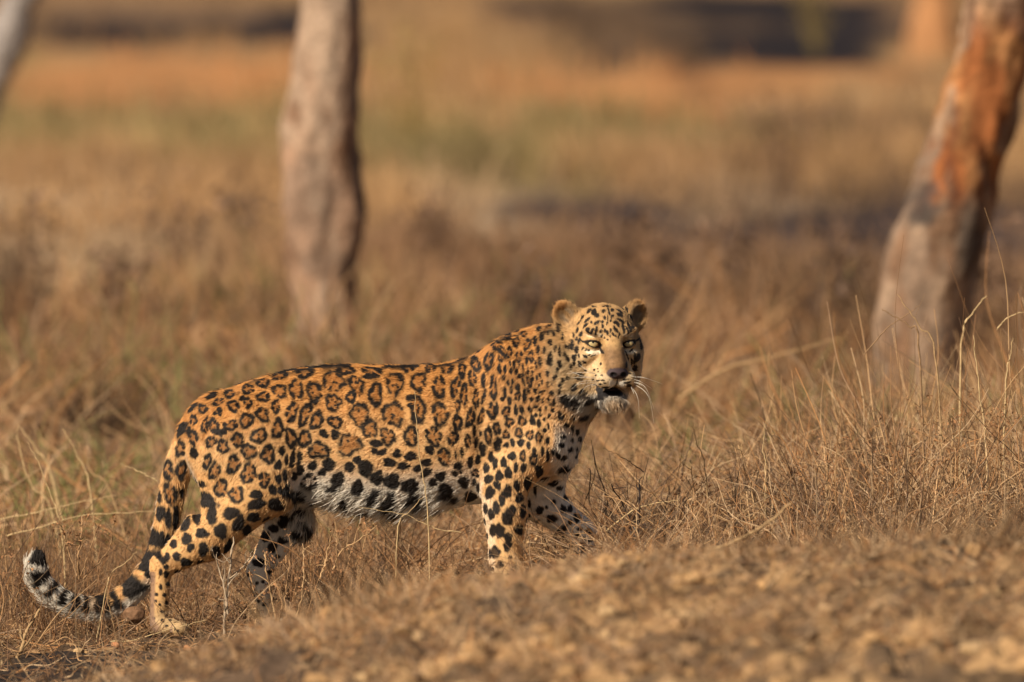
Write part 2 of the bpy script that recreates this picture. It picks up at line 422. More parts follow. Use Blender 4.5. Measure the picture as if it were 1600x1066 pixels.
# far hind leg, stepping forward in the shade
ell(P(425, 728, 0.045), (.115, .075, .130), .035, rotY(-12), (-.3, 0, -.9), .009)
cone(P(440, 765, 0.065), P(452, 812, 0.070), .072, .050, .03, (0, 0, -1), .008)
cone(P(452, 808, 0.068), P(405, 893, 0.072), .052, .027, .025, (-.4, 0, -.9), .007)
cone(P(403, 893, 0.072), P(420, 968, 0.070), .025, .020, .018, (.1, 0, -1), .005)
ell(P(436, 976, 0.065), (.040, .034, .020), .018, None, (1, 0, -.3), .005)
# near foreleg
ell(P(806, 632, -.070), (.072, .050, .165), .035, rotY(-10), (-.35, 0, -.95), .009)
cone(P(842, 690, -.075), P(785, 758, -.092), .072, .050, .03, (-.6, 0, -.8), .008)
cone(P(788, 745, -.095), P(789, 800, -.105), .056, .052, .03, (0, 0, -1), .007)
cone(P(789, 800, -.105), P(789, 872, -.105), .052, .038, .02, (0, 0, -1), .006)
cone(P(789, 872, -.105), P(793, 912, -.108), .037, .031, .02, (0, 0, -1), .006)
ell(P(801, 922, -.122), (.044, .042, .024), .02, None, (.7, 0, -.7), .005)
# far foreleg, reaching forward
cone(P(850, 715, .055), P(842, 778, .075), .075, .054, .03, (-.2, 0, -1), .008)
cone(P(842, 778, .075), P(908, 832, .085), .054, .034, .025, (.7, 0, -.7), .007)
cone(P(908, 832, .085), P(921, 866, .080), .033, .030, .02, (.3, 0, -1), .005)
ell(P(927, 877, .062), (.040, .042, .024), .02, None, (.7, -.4, -.6), .005)
for j in range(4):
    ell(P(938 - abs(j - 1.5) * 3, 880, .025 + .024 * j), (.021, .0125, .017), .008, None, (1, 0, -.4), .005)
# folds in the skin: behind the shoulder, in front of the thigh, along the shoulder blade
def groove(a, b, r, k):
    a, b = np.array(a, float), np.array(b, float); ab = b - a
    def fn(p):
        t = np.clip(((p - a) @ ab) / (ab @ ab), 0, 1)
        return np.linalg.norm(p - a - t[..., None] * ab, axis=-1) - r * (1 - .75 * np.abs(2 * t - 1))
    prims.append(Prim(fn, np.minimum(a, b) - r, np.maximum(a, b) + r, k, None, 0, 's'))
groove(P(757, 590, -.130), P(750, 752, -.150), .014, .022)
groove(P(487, 628, -.140), P(466, 742, -.160), .016, .026)
groove(P(440, 800, -.135), P(474, 758, -.145), .010, .016)
groove(P(838, 560, -.125), P(858, 690, -.150), .012, .026)
groove(P(330, 650, -.110), P(318, 700, -.095), .010, .016)
groove(P(400, 640, -.150), P(372, 720, -.162), .008, .030)
# chest and neck
ell(P(850, 672, 0), (.072, .105, .128), .04, None, (-.2, 0, -1), .011)
cone(P(812, 596, 0), P(878, 578, -.03), .116, .117, .04, (-.9, 0, -.4), .010)
cone(P(884, 640, -.02), P(862, 704, -.01), .066, .066, .03, (-.2, 0, -1), .012)
cone(P(868, 622, -.02), P(908, 600, -.05), .092, .080, .03, (-.5, 0, -.8), .013)
# tail
_tail = spline(np.array([P(*a) for a in ((345, 640, 0), (318, 655, .0), (296, 690, -.005), (278, 735, -.01), (267, 780, -.012), (259, 825, -.012), (247, 868, -.01), (232, 897, -.005),
      (208, 925, .0), (180, 943, .0), (150, 951, -.005), (118, 947, -.012), (89, 934, -.018), (67, 914, -.02), (56, 893, -.02), (57, 876, -.02))]), 46)
_tr = np.interp(np.linspace(0, 1, 46), [0, .08, .2, .4, .6, .8, .93, 1], [.048, .039, .035, .030, .027, .025, .023, .016])
TAIL_I = []
for i in range(45):
    TAIL_I.append(len(prims))
    cone(_tail[i], _tail[i + 1], _tr[i], _tr[i + 1], .02 if i < 6 else .01, None, .010 + .008 * sstep(20, 42, i))
# head, in its own frame: a to the picture's right, b the way it faces, c up
HY = math.radians(15)
HO = P(943, 540, -.06)
HR = np.array([[math.cos(HY), math.sin(HY), 0], [math.sin(HY), -math.cos(HY), 0], [0, 0, 1.]])
HR = np.stack([HR[0], np.array([math.sin(HY), -math.cos(HY), 0]), np.array([0, 0, 1.])], 1)     # columns a, b, c
def H(a, b, c): return HO + HR @ np.array([a, b, c], float)
def hl(p): return (np.asarray(p) - HO) @ HR
def hell(c, r, k=.015, R=None, L=.006, op='u', flow=None):
    M = HR if R is None else HR @ R
    cc = H(*c); fl = flow
    if fl is None:
        fl = cc - H(0, .155, -.055); fl /= np.linalg.norm(fl)
    else: fl = HR @ np.array(fl, float)
    ell(cc, r, k, M, fl, L, op)
def hcone(a, b, ra, rb, k=.015, L=.005):
    fl = HR @ np.array([0, -1., .25])
    cone(H(*a), H(*b), ra, rb, k, fl, L)
HEAD0 = len(prims)
def rc(deg):   # rotation about b (roll)
    t = math.radians(deg); return np.array([[math.cos(t), 0, -math.sin(t)], [0, 1, 0], [math.sin(t), 0, math.cos(t)]])
def ra_(deg):  # rotation about c (yaw)
    t = math.radians(deg); return np.array([[math.cos(t), -math.sin(t), 0], [math.sin(t), math.cos(t), 0], [0, 0, 1]])
EYE = (.0475, .0675, .0085)
hell((0, -.015, .026), (.086, .105, .083), .03, L=.006)
hell((0, -.06, -.01), (.085, .08, .09), .03, L=.009)
for s in (-1, 1):
    hell((s * .060, .005, -.018), (.042, .062, .058), .02, L=.008)          # cheek
    hell((s * .052, -.015, -.072), (.046, .055, .052), .025, L=.014)        # ruff
    hell((s * .036, .070, .038), (.034, .024, .013), .014, rc(s * 14), L=.005)  # brow
    hell((s * .050, .058, -.020), (.030, .030, .018), .015, rc(s * -20), L=.005) # cheekbone
hcone((0, .072, .022), (0, .122, -.048), .031, .0255, .016, .003)            # bridge of the nose
hell((0, .075, -.062), (.052, .062, .040), .02, L=.004)
for s in (-1, 1):
    hell((s * .0255, .112, -.080), (.030, .030, .0265), .010, L=.004)        # whisker pads
hell((0, .080, -.1415), (.032, .042, .0215), .012, L=.017, flow=(0, .5, -.8))  # chin
hell((0, .035, -.125), (.048, .055, .030), .02, L=.012, flow=(0, -.6, -.8))   # lower jaw
hell((0, .115, -.1165), (.031, .050, .0036), .003, op='s')                      # open mouth
hell((0, .1385, -.0650), (.0240, .0125, .0130), .005, L=.0)                    # nose leather
for s in (-1, 1):
    hell((s * .0145, .1505, -.0685), (.0075, .009, .0048), .003, rc(s * 25), op='s')   # nostril
    hell((s * .0475, .090, .0065), (.023, .022, .0165), .010, op='s')              # eye socket
    hell((s * EYE[0], EYE[1], EYE[2]), (.0205,) * 3, .006, L=.003)               # lids
    hell((s * EYE[0], EYE[1] + .020, EYE[2] - .001), (.0172, .022, .0060), .002, rc(s * 14), op='s')  # eye opening
    RE = ra_(-s * 22) @ rc(-s * 24)
    hell((s * .074, -.030, .058), (.034, .020, .038), .02, L=.008, flow=(s * .45, 0, .9))
    hell((s * .092, -.030, .074), (.0335, .018, .0385), .014, RE, L=.009, flow=(s * .45, .1, .9))          # ear
    off = RE @ np.array([s * .003, .0170, .003])
    hell((s * .092 + off[0], -.030 + off[1], .074 + off[2]), (.024, .0165, .029), .006, RE, op='s')        # ear cup
hell((0, .150, -.092), (.0022, .012, .016), .004, op='s')                       # cleft of the lip

def smin(a, b, k):
    h = np.clip(.5 + .5 * (a - b) / k, 0, 1)
    return a + (b - a) * h - k * h * (1 - h)
def smax(a, b, k): return -smin(-a, -b, k)
def field(pts, chunk_idx=None):
    d = np.full(len(pts), .05)
    for q in prims:
        pad = q.k + .035
        m = np.all((pts > q.lo - pad) & (pts < q.hi + pad), axis=1)
        if not m.any(): continue
        di = q.fn(pts[m])
        d[m] = smin(d[m], di, q.k) if q.op == 'u' else smax(d[m], -di, q.k)
    return d
VOX = .003
g0 = np.array([P(25, 900, 0)[0], -.30, P(250, 1005, -.15)[2]]); g1 = np.array([P(1045, 600, 0)[0], .22, P(940, 455, 0)[2]])
nx, ny, nz = (np.ceil((g1 - g0) / VOX)).astype(int)
ax = [g0[i] + VOX * np.arange(n) for i, n in enumerate((nx, ny, nz))]
G = np.full((nx, ny, nz), .05, np.float32)
for q in prims:
    pad = q.k + .012
    s0 = np.clip(((q.lo - pad - g0) / VOX).astype(int), 0, (nx, ny, nz)); s1 = np.clip(((q.hi + pad - g0) / VOX).astype(int) + 1, 0, (nx, ny, nz))
    sl = tuple(slice(a, b) for a, b in zip(s0, s1))
    pp = np.stack(np.meshgrid(ax[0][sl[0]], ax[1][sl[1]], ax[2][sl[2]], indexing='ij'), -1)
    di = q.fn(pp).astype(np.float32)
    G[sl] = smin(G[sl], di, q.k) if q.op == 'u' else smax(G[sl], -di, q.k)
def surface_nets(G):
    S = G < 0
    cnt = np.zeros(tuple(n - 1 for n in G.shape), np.int8)
    sub = lambda A, i, j, k: A[i:A.shape[0] - 1 + i, j:A.shape[1] - 1 + j, k:A.shape[2] - 1 + k]
    for i in (0, 1):
        for j in (0, 1):
            for k in (0, 1): cnt += sub(S, i, j, k)
    ci = np.argwhere((cnt > 0) & (cnt < 8))
    vid = np.full(cnt.shape, -1, np.int32); vid[tuple(ci.T)] = np.arange(len(ci))
    acc = np.zeros((len(ci), 3)); n = np.zeros(len(ci))
    cor = {}
    for i in (0, 1):
        for j in (0, 1):
            for k in (0, 1): cor[i, j, k] = G[ci[:, 0] + i, ci[:, 1] + j, ci[:, 2] + k]
    for a in cor:
        for axis in range(3):
            if a[axis]: continue
            b = list(a); b[axis] = 1; b = tuple(b)
            va, vb = cor[a], cor[b]; m = (va < 0) != (vb < 0)
            t = np.where(m, va / np.where(m, va - vb, 1), 0)
            pos = np.tile(np.array(a, float), (len(ci), 1)); pos[:, axis] = t
            acc[m] += pos[m]; n += m
    v = ci + acc / n[:, None]
    quads = []
    for axis in range(3):
        u, w = (axis + 1) % 3, (axis + 2) % 3
        sl0 = [slice(1, -1)] * 3; sl0[axis] = slice(0, -1); sl1 = list(sl0); sl1[axis] = slice(1, None)
        A, B = S[tuple(sl0)], S[tuple(sl1)]
        e = np.argwhere(A != B); inside = A[tuple(e.T)]
        off = np.ones(3, int); off[axis] = 0; e = e + off
        def cell(du, dw):
            c = e.copy(); c[:, u] -= du; c[:, w] -= dw; return vid[tuple(c.T)]
        q = np.stack([cell(1, 1), cell(0, 1), cell(0, 0), cell(1, 0)], 1)
        q[~inside] = q[~inside][:, ::-1]
        quads.append(q)
    return v, np.concatenate(quads)
BV, BF = surface_nets(G)
BV = g0 + BV * VOX
del G
# keep the one big piece, then settle every vertex on the true surface and read its normal
def grad(p, h=.0015):
    g = np.stack([field(p + e) - field(p - e) for e in np.eye(3) * h], 1)
    return g / (np.linalg.norm(g, axis=1)[:, None] + 1e-9)
lab = np.arange(len(BV))
for _ in range(400):
    m = lab[BF].min(1); old = lab.copy()
    np.minimum.at(lab, BF.ravel(), np.repeat(m, 4)); lab = lab[lab]
    if (lab == old).all(): break
big = np.bincount(lab).argmax(); keep = lab == big
remap = np.cumsum(keep) - 1
BF = remap[BF[keep[BF[:, 0]]]]; BV = BV[keep]
BN = grad(BV)
BV = BV - BN * np.clip(field(BV), -.002, .002)[:, None]
# muscle and bone relief that no primitive carries: a little low noise along the trunk and limbs
BV = BV + BN * ((fbm(BV, 9, 2) - .5) * .010 * (1 - sstep(.17, .12, np.linalg.norm(hl(BV), axis=1))))[:, None]
_bvh = BVHTree.FromPolygons([tuple(v) for v in BV], [tuple(f) for f in BF])
_cam = np.array([0, -CAM_D, CAM_Z])

# the coat: every marking of the visible flank by its place in the photograph, cast onto the body's own surface
# (column, row, half width, half height, tilt, o = open rosette / . = solid)
exec_spots = """
359,616,10.5,7,0,o 362,602,9,3.5,-15,. 331,618,10,5,-30,. 342,629,9.5,6.5,-25,o 317,639,9,8,-35,o 301,637,11,3.5,-45,. 387,608,11,8.5,0,o 411,598,12,8,0,o
379,596,11,3,-12,. 406,588,14,3,-15,o 364,634,10.5,10,0,o 379,622,5,5,0,. 387,629,8,9,0,o 411,620,11,9,0,o 343,643,5,7,0,. 336,646,4,4,0,. 333,665,8,11,15,o
319,663,4.5,14,15,o 302,657,7,9,20,o 295,671,3,6,20,. 283,671,6.5,13,30,. 302,684,8.5,13,0,o 282,701,9,14,0,o 360,665,12,10,0,o 348,675,7,6,0,. 385,657,12,13,0,o
410,648,11,13,0,o 330,691,8,11,25,o 372,688,11,12.5,0,o 405,681,13.5,13,0,o 348,698,10.5,11.5,0,o 431,635,8,12,0,o 434,670,10,17,0,o
303,708,7,9,0,. 261,733,8.5,16,0,o 283,735,10,15,0,o 266,771,11,19,0,o 284,771,4,8,0,. 249,777,3,10,0,. 250,802,8,13,0,. 263,812,6.5,15,0,. 275,810,5,19,0,. 240,832,5,9,0,.
324,722,7.5,13,15,o 335,736,11,14,25,o 365,726,11.5,16.5,0,o 389,706,13,13,0,o 389,740,13.5,16,20,o 345,763,12,15,0,o 369,773,14,13,0,o 314,757,5,6.5,0,. 317,780,9.5,13,0,.
308,809,7.5,10,0,. 331,805,9,15,0,. 361,802,13,11,0,. 290,818,6,14,30,. 315,833,10,9,0,. 345,830,12,11.5,0,. 413,750,10,12.5,0,o 400,773,10,8,0,. 401,788,15,9,-25,. 373,818,9,15,30,.
397,809,11,8,-20,. 387,831,8,8,0,. 292,842,9,8,-30,. 298,856,6.5,7.5,0,. 318,859,9,11,0,. 337,864,8.5,9.5,0,. 271,850,6,8,30,. 261,870,5,7.5,0,. 276,870,6.5,7.5,30,. 291,879,10,6.5,0,.
260,886,4.5,4,0,. 260,898,5,5.5,0,. 306,889,7.5,9,0,. 279,899,8,6,-30,. 357,855,6,11,30,. 326,884,8,5,-30,. 282,913,7,6,-30,. 251,894,3,6,0,. 251,917,3,5,0,. 263,913,3.3,3.3,0,.
244,929,3.2,3,0,. 257,930,3.3,3.5,0,. 266,926,2.5,5,0,. 243,939,3,2.5,0,. 260,943,2.8,5,0,. 269,938,2.5,4,0,. 249,945,2.4,2.4,0,. 238,946,2,3,0,. 254,956,4,2.5,0,. 260,963,2,3.3,0,.
254,970,3.3,3,0,. 260,978,3,2.3,0,. 267,984,2,2,0,. 273,984,1.6,2,0,. 278,986,2,3,0,. 238,840,8,16,0,. 253,840,6,9,0,. 262,845,5,12,0,. 246,864,6,8,0,.
398,840,5,13,0,. 413,838,8,8,0,. 426,855,8,10,0,. 441,845,8,7,0,. 434,870,4,4,0,. 404,879,10,8,0,. 389,898,3.5,3.5,0,. 443,887,7,8,0,.
437,587,14,6.5,-10,o 476,582,17,8.5,0,o 501,572,11,2.5,0,. 437,611,12,12,0,o 463,608,12,18,-20,o 491,612,13,19,-25,o 521,595,18,17,0,o 540,578,18,7.5,0,o 581,580,18,9,15,o
574,588,7,5,0,. 557,602,13,18,-20,o 587,616,12,20,8,o 521,629,14,14,0,o 548,621,8,10.5,20,o 456,644,10,17,10,o 477,647,10,21,20,o 495,657,11,16,30,o 562,648,17,19,0,o
524,660,12.5,11,0,o 505,677,6,7,0,. 511,682,4,4,0,. 524,679,8,8,-30,. 578,670,13,15.5,30,o 455,685,10,17,0,o 476,686,11,16,15,o 419,710,11,17.5,0,o 546,695,20,18,0,o 498,704,17,15,0,o
588,693,11,7,0,. 441,705,5.5,8,0,. 448,719,3.5,9,0,. 435,727,6,8.5,0,. 457,718,5,15,12,. 468,715,5,10,0,. 489,728,8,7,0,. 514,726,11,10,0,. 504,738,8,6,0,. 469,735,6.5,8.5,0,.
435,748,5.5,7,0,. 445,744,4,10.5,0,. 460,745,5,7,20,. 426,766,7,8,0,. 437,766,4,7,0,. 447,765,6,11,25,. 462,773,11,9,-30,. 483,752,15,11,-10,o 428,787,8,11.5,30,. 436,791,8,9,30,.
528,750,12,12,0,. 559,763,11,11.5,0,. 546,730,7.5,9.5,0,. 558,719,8,6,-15,. 571,732,13,14,0,. 589,747,10,13,25,. 586,777,10,11,0,. 521,763,9,5,0,. 507,786,13,9,0,. 543,800,14,8,0,.
593,812,11,7,0,. 574,812,8,5,0,. 543,783,6,6,0,. 448,805,13,8,0,. 469,794,9,6,0,. 486,801,8,6,0,. 427,826,8,7,0,. 442,817,9,8,0,. 465,831,10,7,0,. 481,824,6,10,0,. 470,812,3.5,2.5,0,. 408,832,9,9,0,.
609,573,9,3.5,0,. 639,573,15,6.5,0,o 673,574,10,6,0,o 698,575,10.5,9.5,0,o 722,577,7,13,0,o 743,568,9,13,-15,o 763,564,8.5,16,0,o 617,599,16,18,0,o 654,596,14,16,0,o 686,605,11.5,19.5,5,o
711,605,7.5,19,10,o 725,617,7,18,0,o 738,591,7,14,0,o 755,595,4,13,0,o 771,606,7,20,0,o 615,647,17,22,-15,o 653,641,14,22,0,o 642,622,8,5.5,0,. 642,634,6,4.5,0,. 647,651,5,8,0,.
688,648,14,20,0,o 715,634,6,10,0,o 715,661,7.5,17,0,o 735,653,7,18,12,o 744,624,5.5,17,0,o 752,650,5,16,12,o 756,620,3,15,15,. 768,643,7,15,0,o 763,681,6,17,0,o 775,669,6,9.5,0,o 778,692,5,7,0,.
606,683,13,15.5,0,o 642,682,13,16,0,o 678,682,13,17,0,o 708,685,9,12.5,0,o 731,689,6,11,0,o 741,674,3,11,0,. 751,678,3,5,0,. 744,692,3.5,9,10,. 754,697,3.5,5,0,.
585,705,6,5,0,. 597,707,9,5,-30,. 621,709,8,7,0,. 609,723,11,7.5,0,. 642,713,10,8,0,. 631,728,10,6.5,0,. 672,703,8,8,0,. 666,723,9,7,0,. 653,732,8,6,-35,. 666,739,11,6.5,-25,. 694,714,11.5,15,0,o
716,728,8,7,0,. 711,740,5.5,5,0,. 720,737,3,4,0,. 688,745,10,7,0,. 677,754,8,6,0,. 698,767,12,11,0,. 725,754,8,10,0,. 735,777,11,8,0,. 712,780,7,6,0,. 641,759,13.5,12,0,. 612,752,12,14,25,.
612,784,11,12,0,. 646,778,8.5,7,-25,. 628,798,13,8,0,. 654,799,12,9,0,. 659,783,7,8,0,. 705,796,13,5,0,. 739,794,12,3,0,. 712,710,2.5,6,0,. 722,707,3,8,0,. 735,723,4.5,11,10,. 747,719,5,8,0,.
742,739,7,7,0,o 741,754,4,6,0,. 754,702,6,12,0,. 760,732,5,9,0,. 763,749,7,8,0,. 765,770,8,11,0,. 758,795,4,8.5,0,. 754,813,2.5,2.5,0,. 747,763,3,8,0,.
775,538,10.5,8.5,15,o 794,526,6.5,9.5,0,o 819,522,5.5,6.5,30,o 808,517,4,3,0,. 807,533,5.5,9,0,o 824,538,6,12,20,o 796,551,5.5,9,0,o 784,559,6,8,0,o 780,576,3.5,8,0,. 789,577,3,7,0,. 787,590,3.5,5,0,.
811,557,6.5,10,0,o 830,557,5,10,0,o 836,532,4,9,0,o 847,526,4,8.5,10,o 842,514,5,4,-40,. 858,514,5,10,20,o 866,521,2.5,6,0,. 874,515,3,8,15,. 879,526,1.6,7,0,. 860,536,4.5,5,0,. 841,546,3,7.5,0,.
851,547,2.7,7,0,. 823,563,2.3,8,0,. 844,566,3.5,9,0,. 860,562,4.5,13,0,. 868,545,1.7,8,10,. 875,549,2,9,0,. 875,569,3.5,7,-10,. 871,578,3,4,0,. 856,583,3,6,0,. 799,580,3,5,0,. 797,568,2,4,0,.
803,569,2.5,6,0,. 807,580,2.5,6,0,. 811,569,2,6,0,. 817,574,2,6,0,. 818,586,2.5,5.5,0,. 812,588,3.5,4,0,. 825,581,2,8,0,. 832,583,2.3,5,0,. 838,574,2,5,0,. 837,567,2,4,0,. 844,587,2.5,4,0,. 832,593,2.5,5,0,.
839,591,2,5,0,. 866,591,2.5,3.5,0,. 870,588,2,3.5,0,. 880,595,3.5,3.5,0,. 887,591,3,3,0,. 876,602,3.5,4,0,. 818,597,2.3,8,-20,. 827,597,5,9,-15,o 847,597,2,5.5,0,. 842,602,2,3,0,. 856,600,2.2,5.5,0,. 863,601,2,3,0,.
794,598,2.5,5,0,. 801,597,2.8,5.5,0,. 789,614,3,10,0,. 799,609,2.5,7,0,. 809,605,4,6.5,0,. 809,619,5.5,8,0,o 796,626,4,7,0,. 785,624,3.5,4,0,. 820,619,4,12,0,. 830,624,3.5,4,0,. 826,611,2.5,6,-20,.
836,611,3,5.5,-20,. 845,612,3.5,3,-30,. 851,611,2,2.5,0,. 863,614,5,4,30,. 875,612,2.5,5,0,. 839,624,2,5,0,. 842,621,2,6,0,. 848,626,2,5,0,. 858,628,2.3,8,-15,. 866,629,2.8,8,0,. 883,625,7,8,0,. 898,629,8,6,0,.
776,640,3.5,12,0,. 791,644,7,10,0,o 796,660,8,8,0,o 806,641,3.5,9,0,. 815,640,4,7.5,0,. 816,658,8,8,0,o 828,640,3.8,5,0,. 832,657,5,9,0,. 842,662,4,7,0,. 837,636,4,3,0,. 844,640,2.5,4,0,. 837,649,3.5,4,0,.
844,649,2.5,3,0,. 853,638,2.5,3.5,0,. 858,650,2.5,4,0,. 851,656,2.8,3.5,0,. 864,642,3,3.5,0,. 857,666,2.5,5,0,. 851,673,4,4,0,. 777,670,6,10.5,0,o 791,680,6,8,0,o 792,696,4.5,5,0,. 801,692,4,7.5,-15,. 778,694,7,11,0,o
811,677,7.5,9,0,o 814,692,6,6.5,0,. 828,680,6,9.5,0,o 826,696,4,7,0,. 842,684,5.5,10.5,0,o 856,689,3.3,6.5,0,. 800,713,7,7,0,. 806,731,4,9,0,. 767,715,4.5,9,0,. 773,723,4.5,10.5,0,. 787,723,6,8,0,.
817,713,5.5,9,0,o 818,731,5,8,0,. 835,704,3.5,5,0,. 834,718,7,10,0,o 848,706,3,8.5,0,. 856,712,3,10.5,0,. 794,739,7,9,0,. 780,744,7,8.5,0,. 777,758,6,8,0,. 843,738,6,11,0,. 808,759,5.5,9,0,. 825,756,6.5,11,0,.
876,650,6,7,0,. 885,665,5,3.5,0,. 894,670,3.5,6,0,. 881,683,5,3,0,. 893,688,3,3,0,. 878,696,5,4,0,. 891,703,5,4,-30,. 902,703,2.5,4,0,. 872,713,4,6,-20,. 881,716,6,4,-30,. 864,707,3,5,0,. 900,713,3,5,0,.
882,734,10,6,-20,. 865,754,9,5,-25,. 906,687,3,4,0,. 902,676,3,6,0,. 914,653,9,4,-25,. 793,768,6.5,12.5,0,. 785,779,6,12,0,. 812,778,6.5,8.5,0,. 818,799,5.5,11,0,. 827,787,3,8,0,. 775,793,6,11,0,. 767,804,5.5,9,0,.
801,798,6,10,0,. 793,809,9.5,12,0,. 770,829,5.5,11,0,. 781,830,7.5,13,0,. 760,835,4.5,12,0,. 794,840,7.5,8,0,. 793,854,7,8,0,. 812,828,6.5,10,0,. 774,863,8,10,0,. 766,865,3.5,8,0,. 781,883,7,6,0,. 797,871,3.5,3,0,.
843,798,6.5,7,-30,. 862,811,8.5,8,0,. 880,795,5,7.5,-20,. 891,816,4,5,0,. 865,784,4,4,0,. 876,833,9,8,-30,. 852,823,6,5,0,. 854,793,3,3,0,. 891,795,5,6,0,. 884,776,3.5,6,0,. 840,815,2.5,2.5,0,. 902,809,6,8,0,.
836,764,3,8,0,. 875,763,6,4,0,. 891,851,6,4,0,. 906,827,5,3.5,0,. 920,830,6,6,25,. 903,837,5,4,0,. 911,841,4,3,0,. 922,845,5.5,2,0,. 909,850,6.5,3,0,. 927,854,3.5,2,0,. 931,862,3,3,0,. 932,845,2,5,0,. 912,859,6,5,0,.
"""
head_spots = """
916,480,7,1.8,-5 928,479,4,1.6,15 920.6,486,5,2,-40 928.4,487.6,4.5,4.5,0 932.6,493,4,3.3,0 943,486.4,2.7,3,0 917.6,500,6,2,-45 914.6,509,5,2.2,-50 910,496,4,1.5,-50 905,504,5.5,1.2,-50 933,504.4,6,2.4,-30
924,504,1.8,2.2,0 932,516,2,8,10 925.4,517,2.3,5,20 917.6,515,2.6,4,30 921,520,4,1.4,30 902,516,1.8,4.5,20 908,522,2.5,4.3,30 896.6,523.6,1.6,4.3,0 901.4,528,1.3,2,0 905,533,2,5.5,15 893.6,539,3.3,8,8 888,544,1.5,4,0
901,546.4,3.3,6,0 884,541.6,1.3,4,0 887,561,3,5,-25 897,559,4,5.5,-10 882,553.6,1.3,5,0 904.4,556,1.5,3.3,0 914.6,557,4,2.2,35 906,569,2.6,6,-20 913.4,566,3.5,1.8,40 897,568.6,2,3.3,0 892.4,574,2.2,4,0 914,579,3,1.6,20
902,584,6,1.6,10 910.4,545,3,1.6,-50 915.8,547,2.3,1.6,-40 920,548,2,1.4,-30 927,556,4.5,1,-20 920,555,3,1.2,-30 938.6,568.6,1.5,2,0 928.4,578,1.8,1.6,0 934,576.5,1,1,0 934.4,580.6,1,1,0 950.6,484,1.2,4.5,-15 946.4,474,2,3,0
948,478.6,7,1.6,0 957,484.6,2.5,2.5,0 952.4,490,1.5,3,-25 945,496.6,2,3,0 949.4,499.6,1,7,0 957,494,2.5,1.6,-30 955.4,497,1.4,2,0 941.6,503,2.5,1.8,-30 941.6,510,2,3.3,-15 954,501.4,1.5,2,0 961.4,504,3.5,2.6,0 965.6,507,2,5,-15
948,506,1.2,2.5,0 945,516.4,1.9,3,0 939,517.6,2,2.6,30 949,520,2.2,4,-20 954,516,1.4,3.6,0 961,514,2,5,-25 958,522.4,1.7,3.3,-30 953.6,525.4,1.5,2,0 944.6,528,1.6,1.6,0 940.4,525,1.3,3,25 962,525,1.4,2,0 966,527,1.2,2,0 949.4,531,1.3,1,0
964.4,516.4,1.5,4,-20 968,522.4,1.2,3,0 968.6,492.4,5,2.6,35 969,487,6.5,1.8,35 971,481.6,5,1.8,35 979,484,1.8,5,-25 975,477,4.5,1.4,30 961.4,474.4,5,1.4,10 970,501.4,7,2,35 985,497,2.6,7,-30 974,511.6,2,8,-15 983.6,510.4,2.5,7,-35
989,510.4,3,4,-30 980,514,1.5,6,-30 934.4,471,5,1,0 953.6,471,5,1,0 997.5,521,3,6,0 1001.7,537,3,10,0 1003,520,2,5,0 998,559.6,3.5,7,15 992,563,2.5,6,15 992,575,3.5,5,0 980,556,1.3,8,-20 986,548,3.5,1.6,-35 979,570,1.5,5,0 987,565.6,1.5,5,0
930.8,586.5,1.6,1,0 940,586.5,2.2,1,0 927,593,2,1.2,0 934,595,3,1.2,0 942,594.6,3.5,1.2,0 930,601,3.5,1,0 938,600.5,3,1.2,0 945,599,2,1.2,0 978,593,6,1.3,-8 980,598,6,1.4,-8 983,604,4,3,0 982.6,583.6,4,1.5,0
907,585,5,1.6,10 905,592.6,6,2,30 897,603,5,3,-35 897.6,608.4,5.5,2,-25 909.4,611,6,2.2,-35 914.5,614,4.5,1.6,-35 885,628.7,6,8,0 898.7,622.5,2.5,2.5,0 902,630,5,3.5,0 897,638,7,2,-5 922,627.6,8.5,4,-25 933,636.6,4,2,0
893.6,650,2.5,2,0 896.5,654.6,2.5,3,0
"""
SP = []     # centre, dual axes, normal, radius in m, open?, seed, ring thickness
def add_spot(hit, n, e1, e2, ro, px):
    n = np.array(n)
    A = np.stack([e1, e2, n], 1)
    try: D = np.linalg.inv(A)
    except np.linalg.LinAlgError: return
    SP.append((np.array(hit), D[0], D[1], n, max(np.linalg.norm(e1), np.linalg.norm(e2)), ro, px))
def cast_spot(px, py, rx, ry, tilt, ro, side=1, lim=.33):
    T = P(px, py, 0)
    o = _cam.copy(); o[1] *= side
    t = T.copy()
    d = Vector(t - o).normalized()
    h, n, _, _ = _bvh.ray_cast(Vector(o), d)
    if h is None: return
    n = np.array(n); dd = np.array(d)
    if n @ dd > 0: n = -n
    cs = -(n @ dd)
    m = n
    if cs < lim:
        tn = n + dd * cs; tn /= np.linalg.norm(tn) + 1e-9
        m = -dd * lim + tn * math.sqrt(1 - lim * lim)
    s = np.linalg.norm(np.array(h) - o) / FPX
    def off(ox, oz):
        v = np.array([ox, 0, oz]) * s
        return v - dd * (v @ m) / (dd @ m)
    c, sn = math.cos(math.radians(tilt)), math.sin(math.radians(tilt))
    add_spot(h, n, off(rx * c, -rx * sn), off(-ry * sn, -ry * c), ro, min(rx, ry))
for w in exec_spots.split():
    a = w.split(','); b = [float(t) for t in a[:5]]
    cast_spot(*b, a[5] == 'o')
    if 318 < b[0] < 860 and b[1] < 800: cast_spot(*b, a[5] == 'o', side=-1)
NH0 = len(SP)
for w in head_spots.split():
    b = [float(t) for t in w.split(',')]
    cast_spot(b[0], b[1], b[2] * 1.06 + .15, b[3] * 1.06 + .15, b[4], False, lim=.4)
NH1 = len(SP)
